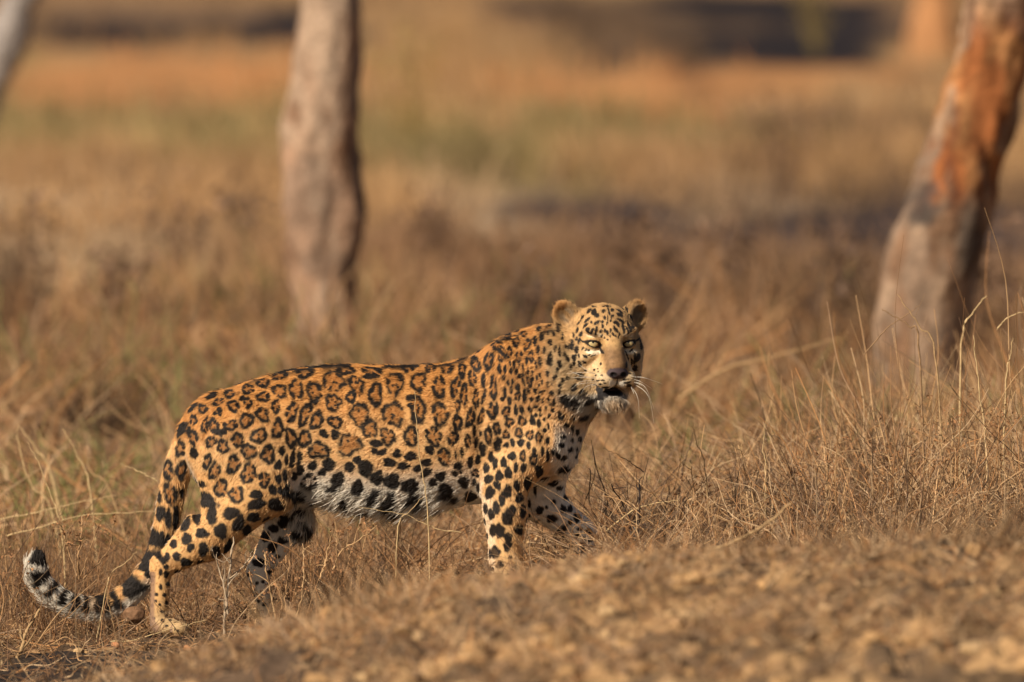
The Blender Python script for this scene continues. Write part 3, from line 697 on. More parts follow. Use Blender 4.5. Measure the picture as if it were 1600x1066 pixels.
# the rest of the animal (belly, inner legs, far side of neck and limbs): solid spots scattered evenly
_sc = np.array([s[0] for s in SP]); _srr = np.array([s[4] for s in SP])
hd = hl(BV)
in_head = (np.linalg.norm(hd - np.array([0, 0, -.03]), axis=1) < .205) & (hd[:, 1] > -.09)
_xt = np.array([_tail[i] for i in range(46)])
cand = rng.permutation(np.where(~in_head)[0])[:14000]
acc_c, acc_r = list(_sc), list(_srr)
for i in cand:
    p, n = BV[i], BN[i]
    C = np.asarray(acc_c); R_ = np.asarray(acc_r)
    dist = np.linalg.norm(C - p, axis=1)
    if p[0] < -.83 and p[2] < .20 and n[1] > -.2: continue
    r = .0125 if p[2] > .25 else .010
    if p[2] < .08: r = .005
    if (dist < (R_ + r) * 1.0 + .013 * (r / .0125)).any(): continue
    t1 = np.cross(n, (0, 1, .01)); t1 /= np.linalg.norm(t1); t2 = np.cross(n, t1)
    q = r * (1 + .35 * random.random())
    add_spot(p, n, t1 * r, t2 * q, False, r * 600)
    acc_c.append(p); acc_r.append(q)
_T0 = lin(196, 132, 70); _T1 = lin(222, 178, 122)
C_BACK, C_FLANK, C_WHITE, C_IN, C_BLACK = np.array([.48, .222, .062]), np.array([.66, .40, .175]), np.array([.72, .65, .54]), np.array([.335, .135, .034]), np.array([.016, .011, .008])
def coat(p, n):
    """colour of the coat at surface points p with normals n"""
    N = len(p)
    x, y, z = p.T
    h = hl(p); a, b, c = h.T
    hx = np.interp(x, _fx, _fc); hh = np.interp(x, _fx, _fh)
    zn = (z - hx) / hh
    base = C_BACK + (C_FLANK - C_BACK) * (sstep(.80, -.35, zn + .25 * (fbm(p, 8, 2) - .5)))[:, None]
    tz = sstep(.035, .008, torso(p))
    wht = tz * sstep(-.55, -.92, zn + .3 * (fbm(p, 14, 2) - .5)) * (x > -.60)
    wht = np.maximum(wht, tz * sstep(-.1, -.65, n[:, 2]) * sstep(.1, -.3, zn))
    inner = np.where(z < .33, sstep(-.1, .35, np.where(y < 0, n[:, 1], -n[:, 1])), 0)
    wht = np.maximum(wht, inner)
    chest = sstep(.085, .125, x) * sstep(.2, .6, n[:, 0]) * sstep(.52, .42, z)
    wht = np.maximum(wht, chest)
    # limbs: tan outside, paler to the front edge of the forelegs and on the paws
    leg = (z < .30)
    fore = leg & (x > -.12)
    wht = np.where(fore & (y < 0), np.maximum(wht, .4 * sstep(-.3, -.8, n[:, 0])), wht)
    hind = (x < -.60) & (z < .36) & (y < 0)
    rump = np.array([.56, .31, .115])
    base = np.where(hind[:, None], base * .35 + rump * .65, base)
    base = base + (C_WHITE - base) * wht[:, None]
    paw = sstep(.10, .03, z - np.interp(x, [-1, -.6, 0, .3], [-.07, -.02, .05, .09]))
    base = base + (np.array([.42, .30, .16]) - base) * (paw * .7)[:, None]
    # neck: warmer
    nk = sstep(.0, .10, x) * sstep(.52, .60, z) * (b < -.02)
    base = base + (np.array([.54, .28, .10]) - base) * (nk * .8)[:, None]
    # tail: pale below, towards the tip white with black bands
    dt = np.linalg.norm(p[:, None] - _xt[None, ::2], axis=2) if N < 3000 else None
    ti = np.zeros(N); td = np.full(N, 9.)
    for i in range(46):
        q = np.linalg.norm(p - _xt[i], axis=1); m = q < td; td[m] = q[m]; ti[m] = i
    # fractional place along the tail
    tl = (td < .05) & (x < -.78) & ~((z < .22) & (y < -.055) & (x > -.955))
    i0 = np.clip(ti, 1, 44).astype(int); tg = _xt[i0 + 1] - _xt[i0 - 1]; tl2 = (tg * tg).sum(1)
    tt = i0 + 2 * ((p - _xt[i0]) * tg).sum(1) / tl2
    tw = tl * sstep(21, 23, tt)
    base = base + (C_WHITE - base) * (tl * np.maximum(sstep(28, 34, tt), sstep(19, 24, tt) * sstep(.15, -.35, n[:, 2])))[:, None]
    # head zones
    head = sstep(.19, .15, np.linalg.norm(h - np.array([0, .0, -.03]), axis=1)) * sstep(-.10, -.05, b)
    hb = np.tile(np.array([.46, .275, .115]), (N, 1))
    side = sstep(.02, -.05, c) * sstep(.028, .05, np.abs(a))
    hb += (np.array([.59, .42, .23]) - hb) * side[:, None]
    br = sstep(.036, .026, np.abs(a)) * sstep(.05, .09, b) * sstep(.012, -.012, c) * sstep(-.075, -.055, c)
    hb += (np.array([.215, .120, .054]) * (.7 + .6 * fbm(p, 220, 3))[:, None] - hb) * br[:, None]
    pad = sstep(.085, .105, b) * sstep(-.060, -.074, c)
    hb += (np.array([.58, .425, .25]) - hb) * pad[:, None]
    lipw = sstep(.11, .13, b) * sstep(-.080, -.092, c) * sstep(.028, .016, np.abs(a))
    hb += (np.array([.72, .66, .56]) - hb) * lipw[:, None]
    chin = sstep(-.115, -.13, c) * (b > -.02)
    hb += (np.array([.42, .37, .30]) - hb) * chin[:, None]
    for s in (-1, 1):
        e = np.sqrt(((a - s * .049) / .019) ** 2 + ((c + .012) / .007) ** 2)       # pale patch under the eye
        hb += (np.array([.74, .62, .44]) - hb) * (sstep(1.3, .7, e) * (b > .03))[:, None]
        e = np.sqrt(((a - s * .046) / .020) ** 2 + ((c - .031) / .006) ** 2)       # pale brow
        hb += (np.array([.72, .58, .38]) - hb) * (sstep(1.3, .6, e) * (b > .03) * .8)[:, None]
    spk = chin * sstep(.48, .58, vnoise(p, 115)) * (b > .05) * (c < -.125)
    hb += (np.array([.05, .04, .035]) - hb) * (spk * .85)[:, None]
    ear = sstep(.072, .084, np.abs(a)) * sstep(.042, .054, c)
    hb += (np.array([.37, .22, .095]) - hb) * ear[:, None]
    hb = hb * (.70 + .60 * fbm(p, 210, 3))[:, None]
    base = base + (hb - base) * head[:, None]
    # markings
    order = np.argsort(x); xs = x[order]
    blk = np.zeros(N); inn = np.zeros(N)
    fine = (fbm(p, 130, 3) - .5)
    for si, (cc, g1, g2, nn, R, ro, px) in enumerate(SP):
        i0_, i1_ = np.searchsorted(xs, (cc[0] - R * 1.4, cc[0] + R * 1.4))
        idx = order[i0_:i1_]
        d = p[idx] - cc
        k = (np.abs(d[:, 1]) < R * 1.6) & (np.abs(d[:, 2]) < R * 1.4)
        idx, d = idx[k], d[k]
        k = (np.abs(d @ nn) < .6 * R + .008) & (n[idx] @ nn > -.1)
        idx, d = idx[k], d[k]
        if not len(idx): continue
        u, v = d @ g1, d @ g2
        r = np.sqrt(u * u + v * v); th = np.arctan2(v, u)
        rs = np.random.RandomState(si + 11); ph = rs.rand(6) * 6.28
        w = 1 if px > 4 else .5
        r = r * (1 + w * (.09 * np.sin(2 * th + ph[0]) + .08 * np.sin(3 * th + ph[1]) + .05 * np.sin(5 * th + ph[2]))) + fine[idx] * (.40 if px > 4 else .30)
        edge = .15 if px > 4 else .2
        if ro and px > 4.2:
            th_ = np.clip(6.3 / px, .36, .68) * (1 + .24 * np.sin((3 + si % 3) * th + ph[4]))
            ring = sstep(1 + edge, 1 - edge, r) * sstep(1 - th_ - edge, 1 - th_ + edge, r + .05 * np.sin(4 * th + ph[3]))
            for g in range(rs.randint(0, 4)):
                ga = rs.rand() * 6.28; gw = .12 + .13 * rs.rand()
                dd = np.abs((th - ga + np.pi) % (2 * np.pi) - np.pi)
                ring = ring * sstep(gw * .5, gw * 1.1, dd)
            if px > 12.5:
                for g in range(rs.randint(1, 4)):
                    du, dv = rs.uniform(-.35, .35, 2)
                    ring = np.maximum(ring, sstep(.17, .10, np.hypot(u - du, v - dv)))
            inn[idx] = np.maximum(inn[idx], sstep(1, .8, r) * .85)
            blk[idx] = np.maximum(blk[idx], ring)
        else:
            s_ = sstep(1 + edge, 1 - edge, r)
            blk[idx] = np.maximum(blk[idx], s_)
    blk = blk * (1 - tw)
    # tail bands
    ph_ = (tt - 27.0) / 4.6 + .35 * np.sin(tt * .7)
    tn = tt + 1.1 * (fbm(p, 55, 2) - .5)
    bandw = np.zeros(N)
    for t0, t1 in ((22, 25), (26, 27.2), (27.6, 30.3), (30.9, 32.2), (32.7, 34), (34.7, 36), (36.8, 38), (39.3, 41.8), (43.8, 48)):
        bandw = np.maximum(bandw, sstep(t0 - .2, t0 + .2, tn) * sstep(t1 + .2, t1 - .2, tn))
    up = np.where(tt > 38, sstep(-.75, -.35, n[:, 0] + .4 * (fbm(p, 70, 2) - .5)), sstep(-.65, -.25, n[:, 2] + .5 * (fbm(p, 70, 2) - .5)))
    band = bandw * up
    blk = np.maximum(blk, tl * (tt > 21.5) * band)
    # tail above: dark patches between the listed ones
    mid = tl * sstep(16, 18, tt) * sstep(23, 21, tt)
    blk = np.maximum(blk, mid * sstep(.50, .58, vnoise(p * np.array([1, .6, 1]), 38)))
    # backbone line of short dashes
    bk = sstep(.80, .97, n[:, 2]) * (zn > .8) * (x < .02) * (x > -.80)
    blk = np.maximum(blk, bk * sstep(.42, .52, vnoise(p * np.array([.5, 1.5, 1]), 55)))
    # face: black lids, tear line, lips, mouth, nose, ear cups
    fh = head
    for s in (-1, 1):
        q = rc(s * 14)
        la = (a - s * EYE[0]) * q[0, 0] + (c - EYE[2]) * q[2, 0]; lc = (a - s * EYE[0]) * q[0, 2] + (c - EYE[2]) * q[2, 2]
        e = np.sqrt((la / .0185) ** 2 + (lc / .0090) ** 2)
        blk = np.maximum(blk, fh * sstep(1.30, 1.12, e) * (b > .05))
        # line running from the inner corner down along the nose
        t = np.clip((.002 - c) / .016, 0, 1); ln = np.hypot(a - s * (.0315 - .002 * t), (c - (.002 - .016 * t)))
        blk = np.maximum(blk, fh * sstep(.0036, .0018, ln) * (b > .06))
        t = np.clip((s * a - .064) / .022, 0, 1); ln = np.hypot(s * a - (.064 + .022 * t), (c - (.012 + .006 * t)))
        blk = np.maximum(blk, fh * sstep(.0038, .0018, ln) * (b > .02))
        ec = h - np.array([s * .094, -.018, .080]); ee = np.sqrt((ec[:, 0] / .021) ** 2 + (ec[:, 2] / .024) ** 2)
        cup = (b > -.036) & (b < -.008) & (np.abs(a) > .066)
        base = base + (np.array([.26, .18, .105]) - base) * (fh * cup * sstep(1.1, .6, ee) * sstep(.35, .6, fbm(p, 90, 2)))[:, None]
    col = base * (.90 + .22 * fbm(p, 45, 3))[:, None]
    col = col + (C_IN - col) * (inn * (1 - wht * .6) * (1 - blk))[:, None]
    col = col + (C_BLACK - col) * blk[:, None]
    lip = np.sqrt((a / .035) ** 2 + ((b - .115) / .056) ** 2 + ((c + .1170 - .004 * np.cos(a * 90)) / .0112) ** 2)
    l = fh * sstep(1.30, .95, lip + .35 * (fbm(p, 160, 2) - .5))
    t = np.clip((-.100 - c) / .045, 0, 1)
    sag = np.abs(a + .0285 + .004 * t) / (.0105 - .006 * t) + np.where((c < -.100) & (c > -.138), 0, 3) + (b < .06) * 3
    l = np.maximum(l, fh * sstep(1.15, .7, sag + .8 * (fbm(p, 120, 2) - .5)))
    col = col + (np.array([.010, .008, .008]) * (.3 + 1.6 * fbm(p, 170, 2))[:, None] - col) * l[:, None]
    deep = fh * sstep(.7, .4, lip) * (c > -.122)
    col = col + (np.array([.045, .015, .014]) - col) * deep[:, None]
    nz_ = np.sqrt((a / .0280) ** 2 + ((b - .1385) / .0165) ** 2 + ((c + .0650) / .0150) ** 2)
    nose = fh * sstep(1.12, 1.0, nz_)
    col = col + (np.array([.060, .040, .042]) - col) * nose[:, None]
    nos = fh * sum(sstep(1.5, 1.0, np.sqrt(((a - s * .0145) / .0085) ** 2 + ((b - .1505) / .011) ** 2 + ((c + .0685) / .0060) ** 2)) for s in (-1, 1))
    col = col + (np.array([.006, .004, .004]) - col) * np.clip(nos, 0, 1)[:, None]
    ph2 = fh * sstep(.0028, .0012, np.abs(a)) * (c < -.074) & (c > -.108) if False else fh * sstep(.0030, .0014, np.abs(a)) * ((c < -.074) & (c > -.106) & (b > .11))
    col = col + (np.array([.05, .03, .03]) - col) * ph2[:, None]
    bald = np.maximum.reduce([nose, l, deep, fh * (((a * 0 + np.minimum(np.sqrt(((a - EYE[0]) / .0185) ** 2 + ((c - EYE[2]) / .0095) ** 2), np.sqrt(((a + EYE[0]) / .0185) ** 2 + ((c - EYE[2]) / .0095) ** 2))) < 1.12) & (b > .05))])
    # sole of the near hind foot: bare brown strip at the back of the metatarsus
    sole = sstep(-.35, -.65, n[:, 0]) * (x < -.88) * (z < .10) * (y < -.05)
    col = col + (np.array([.22, .13, .085]) - col) * (sole * .85)[:, None]
    return np.clip(col, .004, .9), bald, head
fur_mat = tint_mat('fur_strands', .55, .30, trans=.0)
skin_mat = tint_mat('leopard_skin', .7, .2)
lip_mat = skin_mat
LEO = empty('leopard', P(520, 985, 0), 'spotted leopard walking right through dry grass with its head turned to the camera', 'leopard')
LO = np.array(LEO.location)
vc, vbald, vhead = coat(BV, BN)
body = mesh_obj('body', BV - LO, BF, skin_mat, LEO, True, vc)
# fur: real strands rooted on the body
tri = np.concatenate([BF[:, [0, 1, 2]], BF[:, [0, 2, 3]]])
ta = .5 * np.linalg.norm(np.cross(BV[tri[:, 1]] - BV[tri[:, 0]], BV[tri[:, 2]] - BV[tri[:, 0]]), axis=1)
dens = ta * (1 + 2.5 * vhead[tri[:, 0]])
NF = 480000
ti_ = rng.choice(len(tri), NF, p=dens / dens.sum())
w = rng.random((NF, 2)); w = np.where((w.sum(1) > 1)[:, None], 1 - w, w)
T3 = tri[ti_]
RP = BV[T3[:, 0]] + w[:, :1] * (BV[T3[:, 1]] - BV[T3[:, 0]]) + w[:, 1:] * (BV[T3[:, 2]] - BV[T3[:, 0]])
RN = BN[T3[:, 0]] * (1 - w.sum(1))[:, None] + BN[T3[:, 1]] * w[:, :1] + BN[T3[:, 2]] * w[:, 1:]
RN /= np.linalg.norm(RN, axis=1)[:, None] + 1e-9
def flow_len(p):
    F = np.zeros((len(p), 3)); W = np.zeros(len(p)); LL = np.zeros(len(p))
    for q in prims:
        if q.op != 'u': continue
        m = np.all((p > q.lo - .04) & (p < q.hi + .04), axis=1)
        if not m.any(): continue
        ww = np.exp(-np.abs(q.fn(p[m])) / .008) + 1e-6
        F[m] += ww[:, None] * q.flow / np.linalg.norm(q.flow); LL[m] += ww * q.L; W[m] += ww
    return F / (W[:, None] + 1e-9), LL / (W + 1e-9)
FL, FLn = flow_len(RP)
_ft = FL - RN * (FL * RN).sum(1)[:, None]; _ft /= np.linalg.norm(_ft, axis=1)[:, None] + 1e-6
FC, fbald, fhead = coat(RP + _ft * (FLn * .62)[:, None], RN)
_c0, fb0, fhead = coat(RP, RN); fbald = np.maximum(fbald, fb0)
zn_ = (RP[:, 2] - np.interp(RP[:, 0], _fx, _fc)) / np.interp(RP[:, 0], _fx, _fh)
bel = sstep(-.62, -.95, zn_) * sstep(-.62, -.52, RP[:, 0]) * sstep(-.10, -.18, RP[:, 0]) * (RP[:, 2] > .18)
FLn = FLn * (1 + 2.4 * bel)
FL = FL + np.array([-.5, 0, -1.]) * bel[:, None]
keepf = (fbald < .5) & (FLn > .001) & (rng.random(NF) > fbald)
RP, RN, FL, FLn, FC, bel, fh_ = RP[keepf], RN[keepf], FL[keepf], FLn[keepf], FC[keepf], bel[keepf], fhead[keepf]
n = len(RP)
FT = FL - RN * (FL * RN).sum(1)[:, None]; FT /= np.linalg.norm(FT, axis=1)[:, None] + 1e-6
_h = hl(RP)
cupm = (np.abs(_h[:, 0]) > .062) & (_h[:, 1] > -.034) & (_h[:, 1] < -.004) & (_h[:, 2] > .035) & (RN @ HR[:, 1] > .1)
FLn = np.where(cupm, .013, FLn)
FL = np.where(cupm[:, None], (HR @ (np.stack([np.sign(_h[:, 0]) * .7, _h[:, 0] * 0 + .35, _h[:, 0] * 0 + .55], 0))).T, FL)
clump = np.stack([fbm(RP + 3.1, 55, 2), fbm(RP + 8.7, 55, 2), fbm(RP + 5.5, 55, 2)], 1) - .5
FT = FT + clump * (.8 + 1.6 * bel)[:, None] + rng.normal(0, .14, (n, 3)); FT -= RN * (FT * RN).sum(1)[:, None] * .8
FT /= np.linalg.norm(FT, axis=1)[:, None] + 1e-6
guard = rng.random(n) < .05
Ln = FLn * rng.uniform(.7, 1.25, n) * np.where(guard, 1.5, 1)
K = np.array([0, .4, .75, 1.0])
lift = (.26 + .30 * rng.random(n) + .25 * bel + .35 * guard)
pos = RP[:, None] - RN[:, None] * .001 + Ln[:, None, None] * (FT[:, None] * K[None, :, None] + RN[:, None] * (lift[:, None] * (K - .55 * K ** 2)[None])[..., None])
pos[:, :, 2] -= (Ln * bel * .25)[:, None] * K[None] ** 2
rad = np.array([1., .95, .7, .15])[None] * (.00052 - .00016 * fh_[:, None]) * rng.uniform(.75, 1.25, (n, 1))
FC = FC * (rng.uniform(.82, 1.18, (n, 1)) * (.66 + .68 * fbm(RP * np.array([.5, 1, 1]), 110, 2))[:, None] * (1 + .7 * bel * (fbm(RP * np.array([1, 1, .35]), 75, 2) - .5))[:, None])
fur = curves_obj('fur', pos - LO, rad, FC, fur_mat, LEO)
fur['kind'] = 'stuff'
# eyes
def eye_mat():
    m = bpy.data.materials.new('leopard_eye'); m.use_nodes = True
    nt = m.node_tree; b = nt.nodes['Principled BSDF']; b.inputs['Roughness'].default_value = .08; b.inputs['Coat Weight'].default_value = .6
    at = nt.nodes.new('ShaderNodeAttribute'); at.attribute_name = 'tint'; nt.links.new(at.outputs['Color'], b.inputs['Base Color'])
    return m
em = eye_mat()
def uv_sphere(nu, nv):
    t = np.linspace(0, np.pi, nv); f = np.arange(nu) * 2 * np.pi / nu
    v = np.stack([np.sin(t)[:, None] * np.cos(f), np.sin(t)[:, None] * np.sin(f), np.repeat(np.cos(t)[:, None], nu, 1)], -1).reshape(-1, 3)
    i = np.arange(nv - 1)[:, None] * nu; j = np.arange(nu)[None]; jn = (j + 1) % nu
    return v, np.stack([i + j, i + nu + j, i + nu + jn, i + jn], -1).reshape(-1, 4)
for s in (-1, 1):
    v, f = uv_sphere(40, 48)
    g = np.array(_cam) - H(s * EYE[0], EYE[1], EYE[2]); g = g / np.linalg.norm(g) + np.array([.05, 0, .22]); g /= np.linalg.norm(g)
    t1 = np.cross(g, (0, 0, 1.)); t1 /= np.linalg.norm(t1); t2 = np.cross(t1, g)
    M = np.stack([t1, t2, g], 1)
    ang = np.arccos(np.clip(v[:, 2], -1, 1))
    c = np.tile(np.array([.46, .35, .16]), (len(v), 1)) * (.85 + .3 * rng.random((len(v), 1)))
    c = c + (np.array([.30, .20, .08]) - c) * sstep(.55, .74, ang)[:, None]
    c = np.where((ang < .17)[:, None], np.array([.006, .006, .006]), c)
    c = np.where((ang > .76)[:, None], np.array([.04, .022, .015]), c)
    mesh_obj('eye', H(s * EYE[0], EYE[1], EYE[2]) + (v * .0178) @ M.T - LO, f, em, LEO, True, c)
# whiskers
wm = flat_mat('whisker', (.72, .66, .55), .4, .4)
def whisker(pts, r=.00062):
    q = spline(np.array(pts), 10)
    v, f = tube(q - LO, np.linspace(r, r * .3, 10), 5)
    mesh_obj('whisker', v, f, wm, LEO)
for (a, b, c), (m1, m2) in (
    ((.043, .108, -.072), ((988, 588), (1012, 592))), ((.044, .106, -.078), ((1005, 590), (1035, 600))), ((.044, .108, -.082), ((1000, 596), (1018, 607))),
    ((.043, .104, -.086), ((1008, 605), (1022, 640))), ((.042, .106, -.088), ((1000, 601), (1012, 612))), ((.041, .104, -.092), ((990, 614), (993, 622))),
    ((.040, .100, -.094), ((996, 620), (999, 654))), ((.042, .102, -.089), ((1012, 617), (1022, 662)))):
    p0 = H(a, b, c)
    whisker([p0, P(*m1, -.20), P(*m2, -.17)])
for (a, b, c), (m1, m2) in (
    ((-.036, .112, -.072), ((916, 582), (886, 584))), ((-.038, .112, -.078), ((912, 588), (890, 580))), ((-.038, .113, -.082), ((914, 590), (893, 590))),
    ((-.037, .114, -.087), ((910, 596), (893, 608))), ((-.036, .113, -.090), ((913, 599), (898, 602))), ((-.034, .113, -.092), ((922, 605), (926, 613))),
    ((-.036, .111, -.075), ((917, 578), (905, 570))), ((-.035, .113, -.090), ((916, 604), (908, 616)))):
    p0 = H(a, b, c)
    whisker([p0, P(*m1, -.205), P(*m2, -.19)])
# ------------------------------------------------------------------ dry grass, litter and stalks
grass_mat = tint_mat('dry_grass', .65, .2, trans=.08)
twig_mat = tint_mat('dry_twig', .85, .15, noise=(90, .7, 1.3))
TANS = np.array([[.50, .335, .165], [.40, .25, .115], [.31, .18, .083], [.56, .41, .23], [.215, .125, .062], [.37, .26, .155], [.135, .08, .044], [.42, .22, .085]])
TANS = TANS * np.array([1.0, .93, .93])
def strands(name, x, y, h, lean, r, col, curl=.3, K=5, sink=.01, flat=None, mat=None, jit=.06, az=None):
    n = len(x)
    z = on_ground(x, y) - sink
    az = rng.random(n) * 2 * np.pi if az is None else az
    t = np.linspace(0, 1, K)
    d = np.stack([np.cos(az), np.sin(az)], 1)
    th = lean[:, None] * (t[None] ** 1.0 * curl + (1 - curl))            # angle from the vertical along the blade
    step = h[:, None] / (K - 1)
    dx = np.concatenate([np.zeros((n, 1)), np.cumsum(step * np.sin(th[:, 1:]), 1)], 1)
    dz = np.concatenate([np.zeros((n, 1)), np.cumsum(step * np.cos(th[:, 1:]), 1)], 1)
    p = np.stack([x[:, None] + dx * d[:, :1], y[:, None] + dx * d[:, 1:], z[:, None] + dz], -1)
    p[:, 1:] += rng.normal(0, 1, (n, K - 1, 3)) * (jit * h / K)[:, None, None] * 2
    gz = on_ground(p[..., 0].ravel(), p[..., 1].ravel()).reshape(n, K)
    p[..., 2] = np.where(np.arange(K) > 0, np.maximum(p[..., 2], gz + .001), p[..., 2])
    rr = r[:, None] * np.linspace(1, .35, K)[None]
    o = curves_obj(name, p, rr, col, mat or grass_mat)
    o['kind'] = 'stuff'
    return o
def pick(n, w=None, var=.25):
    c = TANS[rng.choice(len(TANS), n, p=None if w is None else np.array(w) / sum(w))]
    return c * rng.uniform(1 - var, 1 + var, (n, 1))
def clumped(n, x0, x1, y0, y1, nc, s, mix=.6):
    """uneven scatter: part in clumps, part anywhere"""
    k = int(n * mix)
    cx, cy = rng.uniform(x0, x1, nc), rng.uniform(y0, y1, nc)
    w = rng.random(nc) ** 2 + .1; i = rng.choice(nc, k, p=w / w.sum())
    x = np.concatenate([cx[i] + rng.normal(0, s, k), rng.uniform(x0, x1, n - k)]); y = np.concatenate([cy[i] + rng.normal(0, s, k), rng.uniform(y0, y1, n - k)])
    global CL_I, CL_N
    CL_I = np.concatenate([i, np.full(n - k, -1)]); CL_N = nc
    return x, y
FOOT = [(P(252, 975, -.1)[:2], .07), (P(275, 985, -.11)[:2], .06), (P(430, 968, .09)[:2], .06), (P(797, 915, -.11)[:2], .06), (P(925, 880, .07)[:2], .06)]
def thin(x, y):
    """density factor: open, scorched ground round the hind feet"""
    D = y + CAM_D
    e = np.minimum(np.hypot((x + .58) / .48, (D - 29.1) / 1.1), np.hypot((x + 1.1) / .55, (D - 28.6) / 1.1))
    q = np.minimum(np.hypot((x - .20) / .10, (D - 29.6) / .7), np.hypot((x + .88) / .30, (D - 29.5) / .7))
    return 1 - np.maximum(.90 * sstep(1.15, .75, e), .8 * sstep(1.2, .8, q))
def zone(name, n, x0, x1, D0, D1, hm, hs, rad, leanm, w=None, nc=200, s=.06, mix=.6, keep=None, curl=.35, green=0, hfun=None):
    x, y = clumped(n, x0, x1, D0 - CAM_D, D1 - CAM_D, nc, s, mix)
    m = rng.random(n) < thin(x, y)
    if keep is not None: m &= rng.random(n) < keep(x, y + CAM_D)
    for (f, r) in FOOT: m &= np.hypot(x - f[0], y - f[1]) > r * .8
    ci = CL_I[m]; kf, kh, ka = .20 + 1.32 * rng.random(CL_N + 1) ** 1.15, rng.uniform(.45, 1.55, CL_N + 1), rng.uniform(0, 6.28, CL_N + 1)
    kf[-1] = .9; kh[-1] = .8
    x, y = x[m], y[m]; n = len(x)
    h = kh[ci] * np.abs(rng.normal(hm, hs, n)).clip(hm * .25, hm * 3)
    if hfun is not None: h = h * hfun(x, y + CAM_D)
    c = pick(n, w) * kf[ci][:, None]
    az = np.where((ci >= 0) & (rng.random(n) < .6), ka[ci] + rng.normal(0, .7, n), rng.random(n) * 6.28)
    if green:
        g = rng.random(n) < green * sstep(.45, .62, fbm2(x, y * .6, 1.2, 2))
        c[g] = np.array([.17, .17, .055]) * rng.uniform(.7, 1.4, (g.sum(), 1))
    strands(name, x, y, h, np.abs(rng.normal(leanm, .35, n)), rad * rng.uniform(.6, 1.6, n), c, curl, az=az)
    return
# litter: broken straws lying about on the ground in the plane of focus
x, y = clumped(26000, -1.55, 1.55, -2.2, 2.2, 260, .07, .55)
m = rng.random(len(x)) < thin(x, y) * .95 + .05; x, y = x[m], y[m]; n = len(x)
strands('straw_litter', x, y, rng.gamma(3, .028, n), rng.normal(1.42, .22, n), .0011 * rng.uniform(.5, 1.7, n), pick(n, [1.5, 2, 3, 1.5, 3, 1.5, 3, 1.5]), .1, 4, -.004, jit=.12)
# short upright stubble and dry herbs' twigs, fine and tangled
zone('dry_stubble', 13000, -1.55, 1.55, 28.0, 32.5, .075, .045, .0010, .95, [1, 2, 3, 1, 4, 1.5, 4, 2], nc=260, s=.04, mix=.75)
zone('dry_tangle', 5500, -1.55, 1.55, 28.3, 33.0, .17, .08, .0010, 1.1, [1, 2, 3, 1, 4, 1.5, 4, 2], nc=140, s=.05, mix=.8, curl=.8)
zone('thin_weeds', 3600, -1.6, -.30, 28.9, 31.8, .16, .06, .0009, .45, [1, 2, 4, .5, 5, 1, 5, 3], nc=110, s=.035, mix=.85)
# the thicket at the right
rt = lambda x, D: sstep(.1, .9, x)
zone('thicket_stems', 4700, .05, 1.75, 29.1, 33.0, .23, .11, .0015, .58, nc=120, s=.045, mix=.8, keep=rt, hfun=lambda x, D: .55 + .75 * sstep(.3, 1.4, x))
zone('thicket_twigs', 6500, .1, 1.75, 29.0, 32.0, .16, .07, .0012, 1.0, [1, 2, 4, .5, 4, 2, 4, 2], nc=140, s=.05, keep=rt)
# background, ever more blurred
zone('mid_grass', 18000, -2.8, 2.8, 32.5, 39, .13, .07, .0026, 1.05, nc=215, s=.085, mix=.8, green=.3)
zone('mid_scrub', 19500, -3.2, 3.2, 37, 47, .17, .08, .0028, .8, [1, 2, 4, .5, 4, 1, 3, 2], nc=167, s=.11, mix=.8, green=.2)
n = 450
x, y = rng.uniform(-1.9, 1.9, n), rng.uniform(31.8, 40, n) - CAM_D
strands('lying_straws', x, y, rng.uniform(.18, .55, n), rng.normal(1.0, .3, n), .0024 * rng.uniform(.6, 1.5, n), pick(n, [3, 3, 2, 2, 0, 2, 0, 1]) * .85, .5, 5, .005, jit=.05)
n = 420
x, y = clumped(n, .2, 1.6, -1.0, 2.2, 50, .05, .7)
strands('dark_twigs', x, y, rng.uniform(.10, .34, n), np.abs(rng.normal(.5, .35, n)), .0019 * rng.uniform(.6, 1.5, n), np.array([.12, .075, .045]) * rng.uniform(.5, 1.5, (n, 1)), .3, 6, .005, jit=.14)
n = 3200
x, y = clumped(n, .15, 1.7, -1.0, 2.6, 90, .06, .7)
strands('tangled_straws', x, y, rng.uniform(.10, .36, n), rng.normal(1.35, .35, n), .0011 * rng.uniform(.6, 1.7, n), pick(n, [3, 2, 2, 3, 1, 2, 1, 1]), .5, 6, -.20 * rng.random(n) ** 1.6 * sstep(.1, 1.0, x), jit=.12)
def far_zone(name, n, D0, D1, hm, rad, hw):
    d = D0 * (D1 / D0) ** rng.random(n)
    hx = d / FPX * 1500
    x = rng.uniform(-1, 1, n) * hx; y = d - CAM_D
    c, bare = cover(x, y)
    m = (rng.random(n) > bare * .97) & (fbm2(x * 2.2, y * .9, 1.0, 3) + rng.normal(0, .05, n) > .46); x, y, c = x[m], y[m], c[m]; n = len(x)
    strands(name, x, y, np.abs(rng.normal(hm, hm * .35, n)), np.abs(rng.normal(.5, .3, n)), rad * rng.uniform(.6, 1.5, n), c * rng.uniform(.75, 1.35, (n, 1)), .4)
far_zone('far_grass', 36000, 45, 64, .20, .0045, 0)
far_zone('farther_grass', 31000, 60, 112, .17, .008, 0)
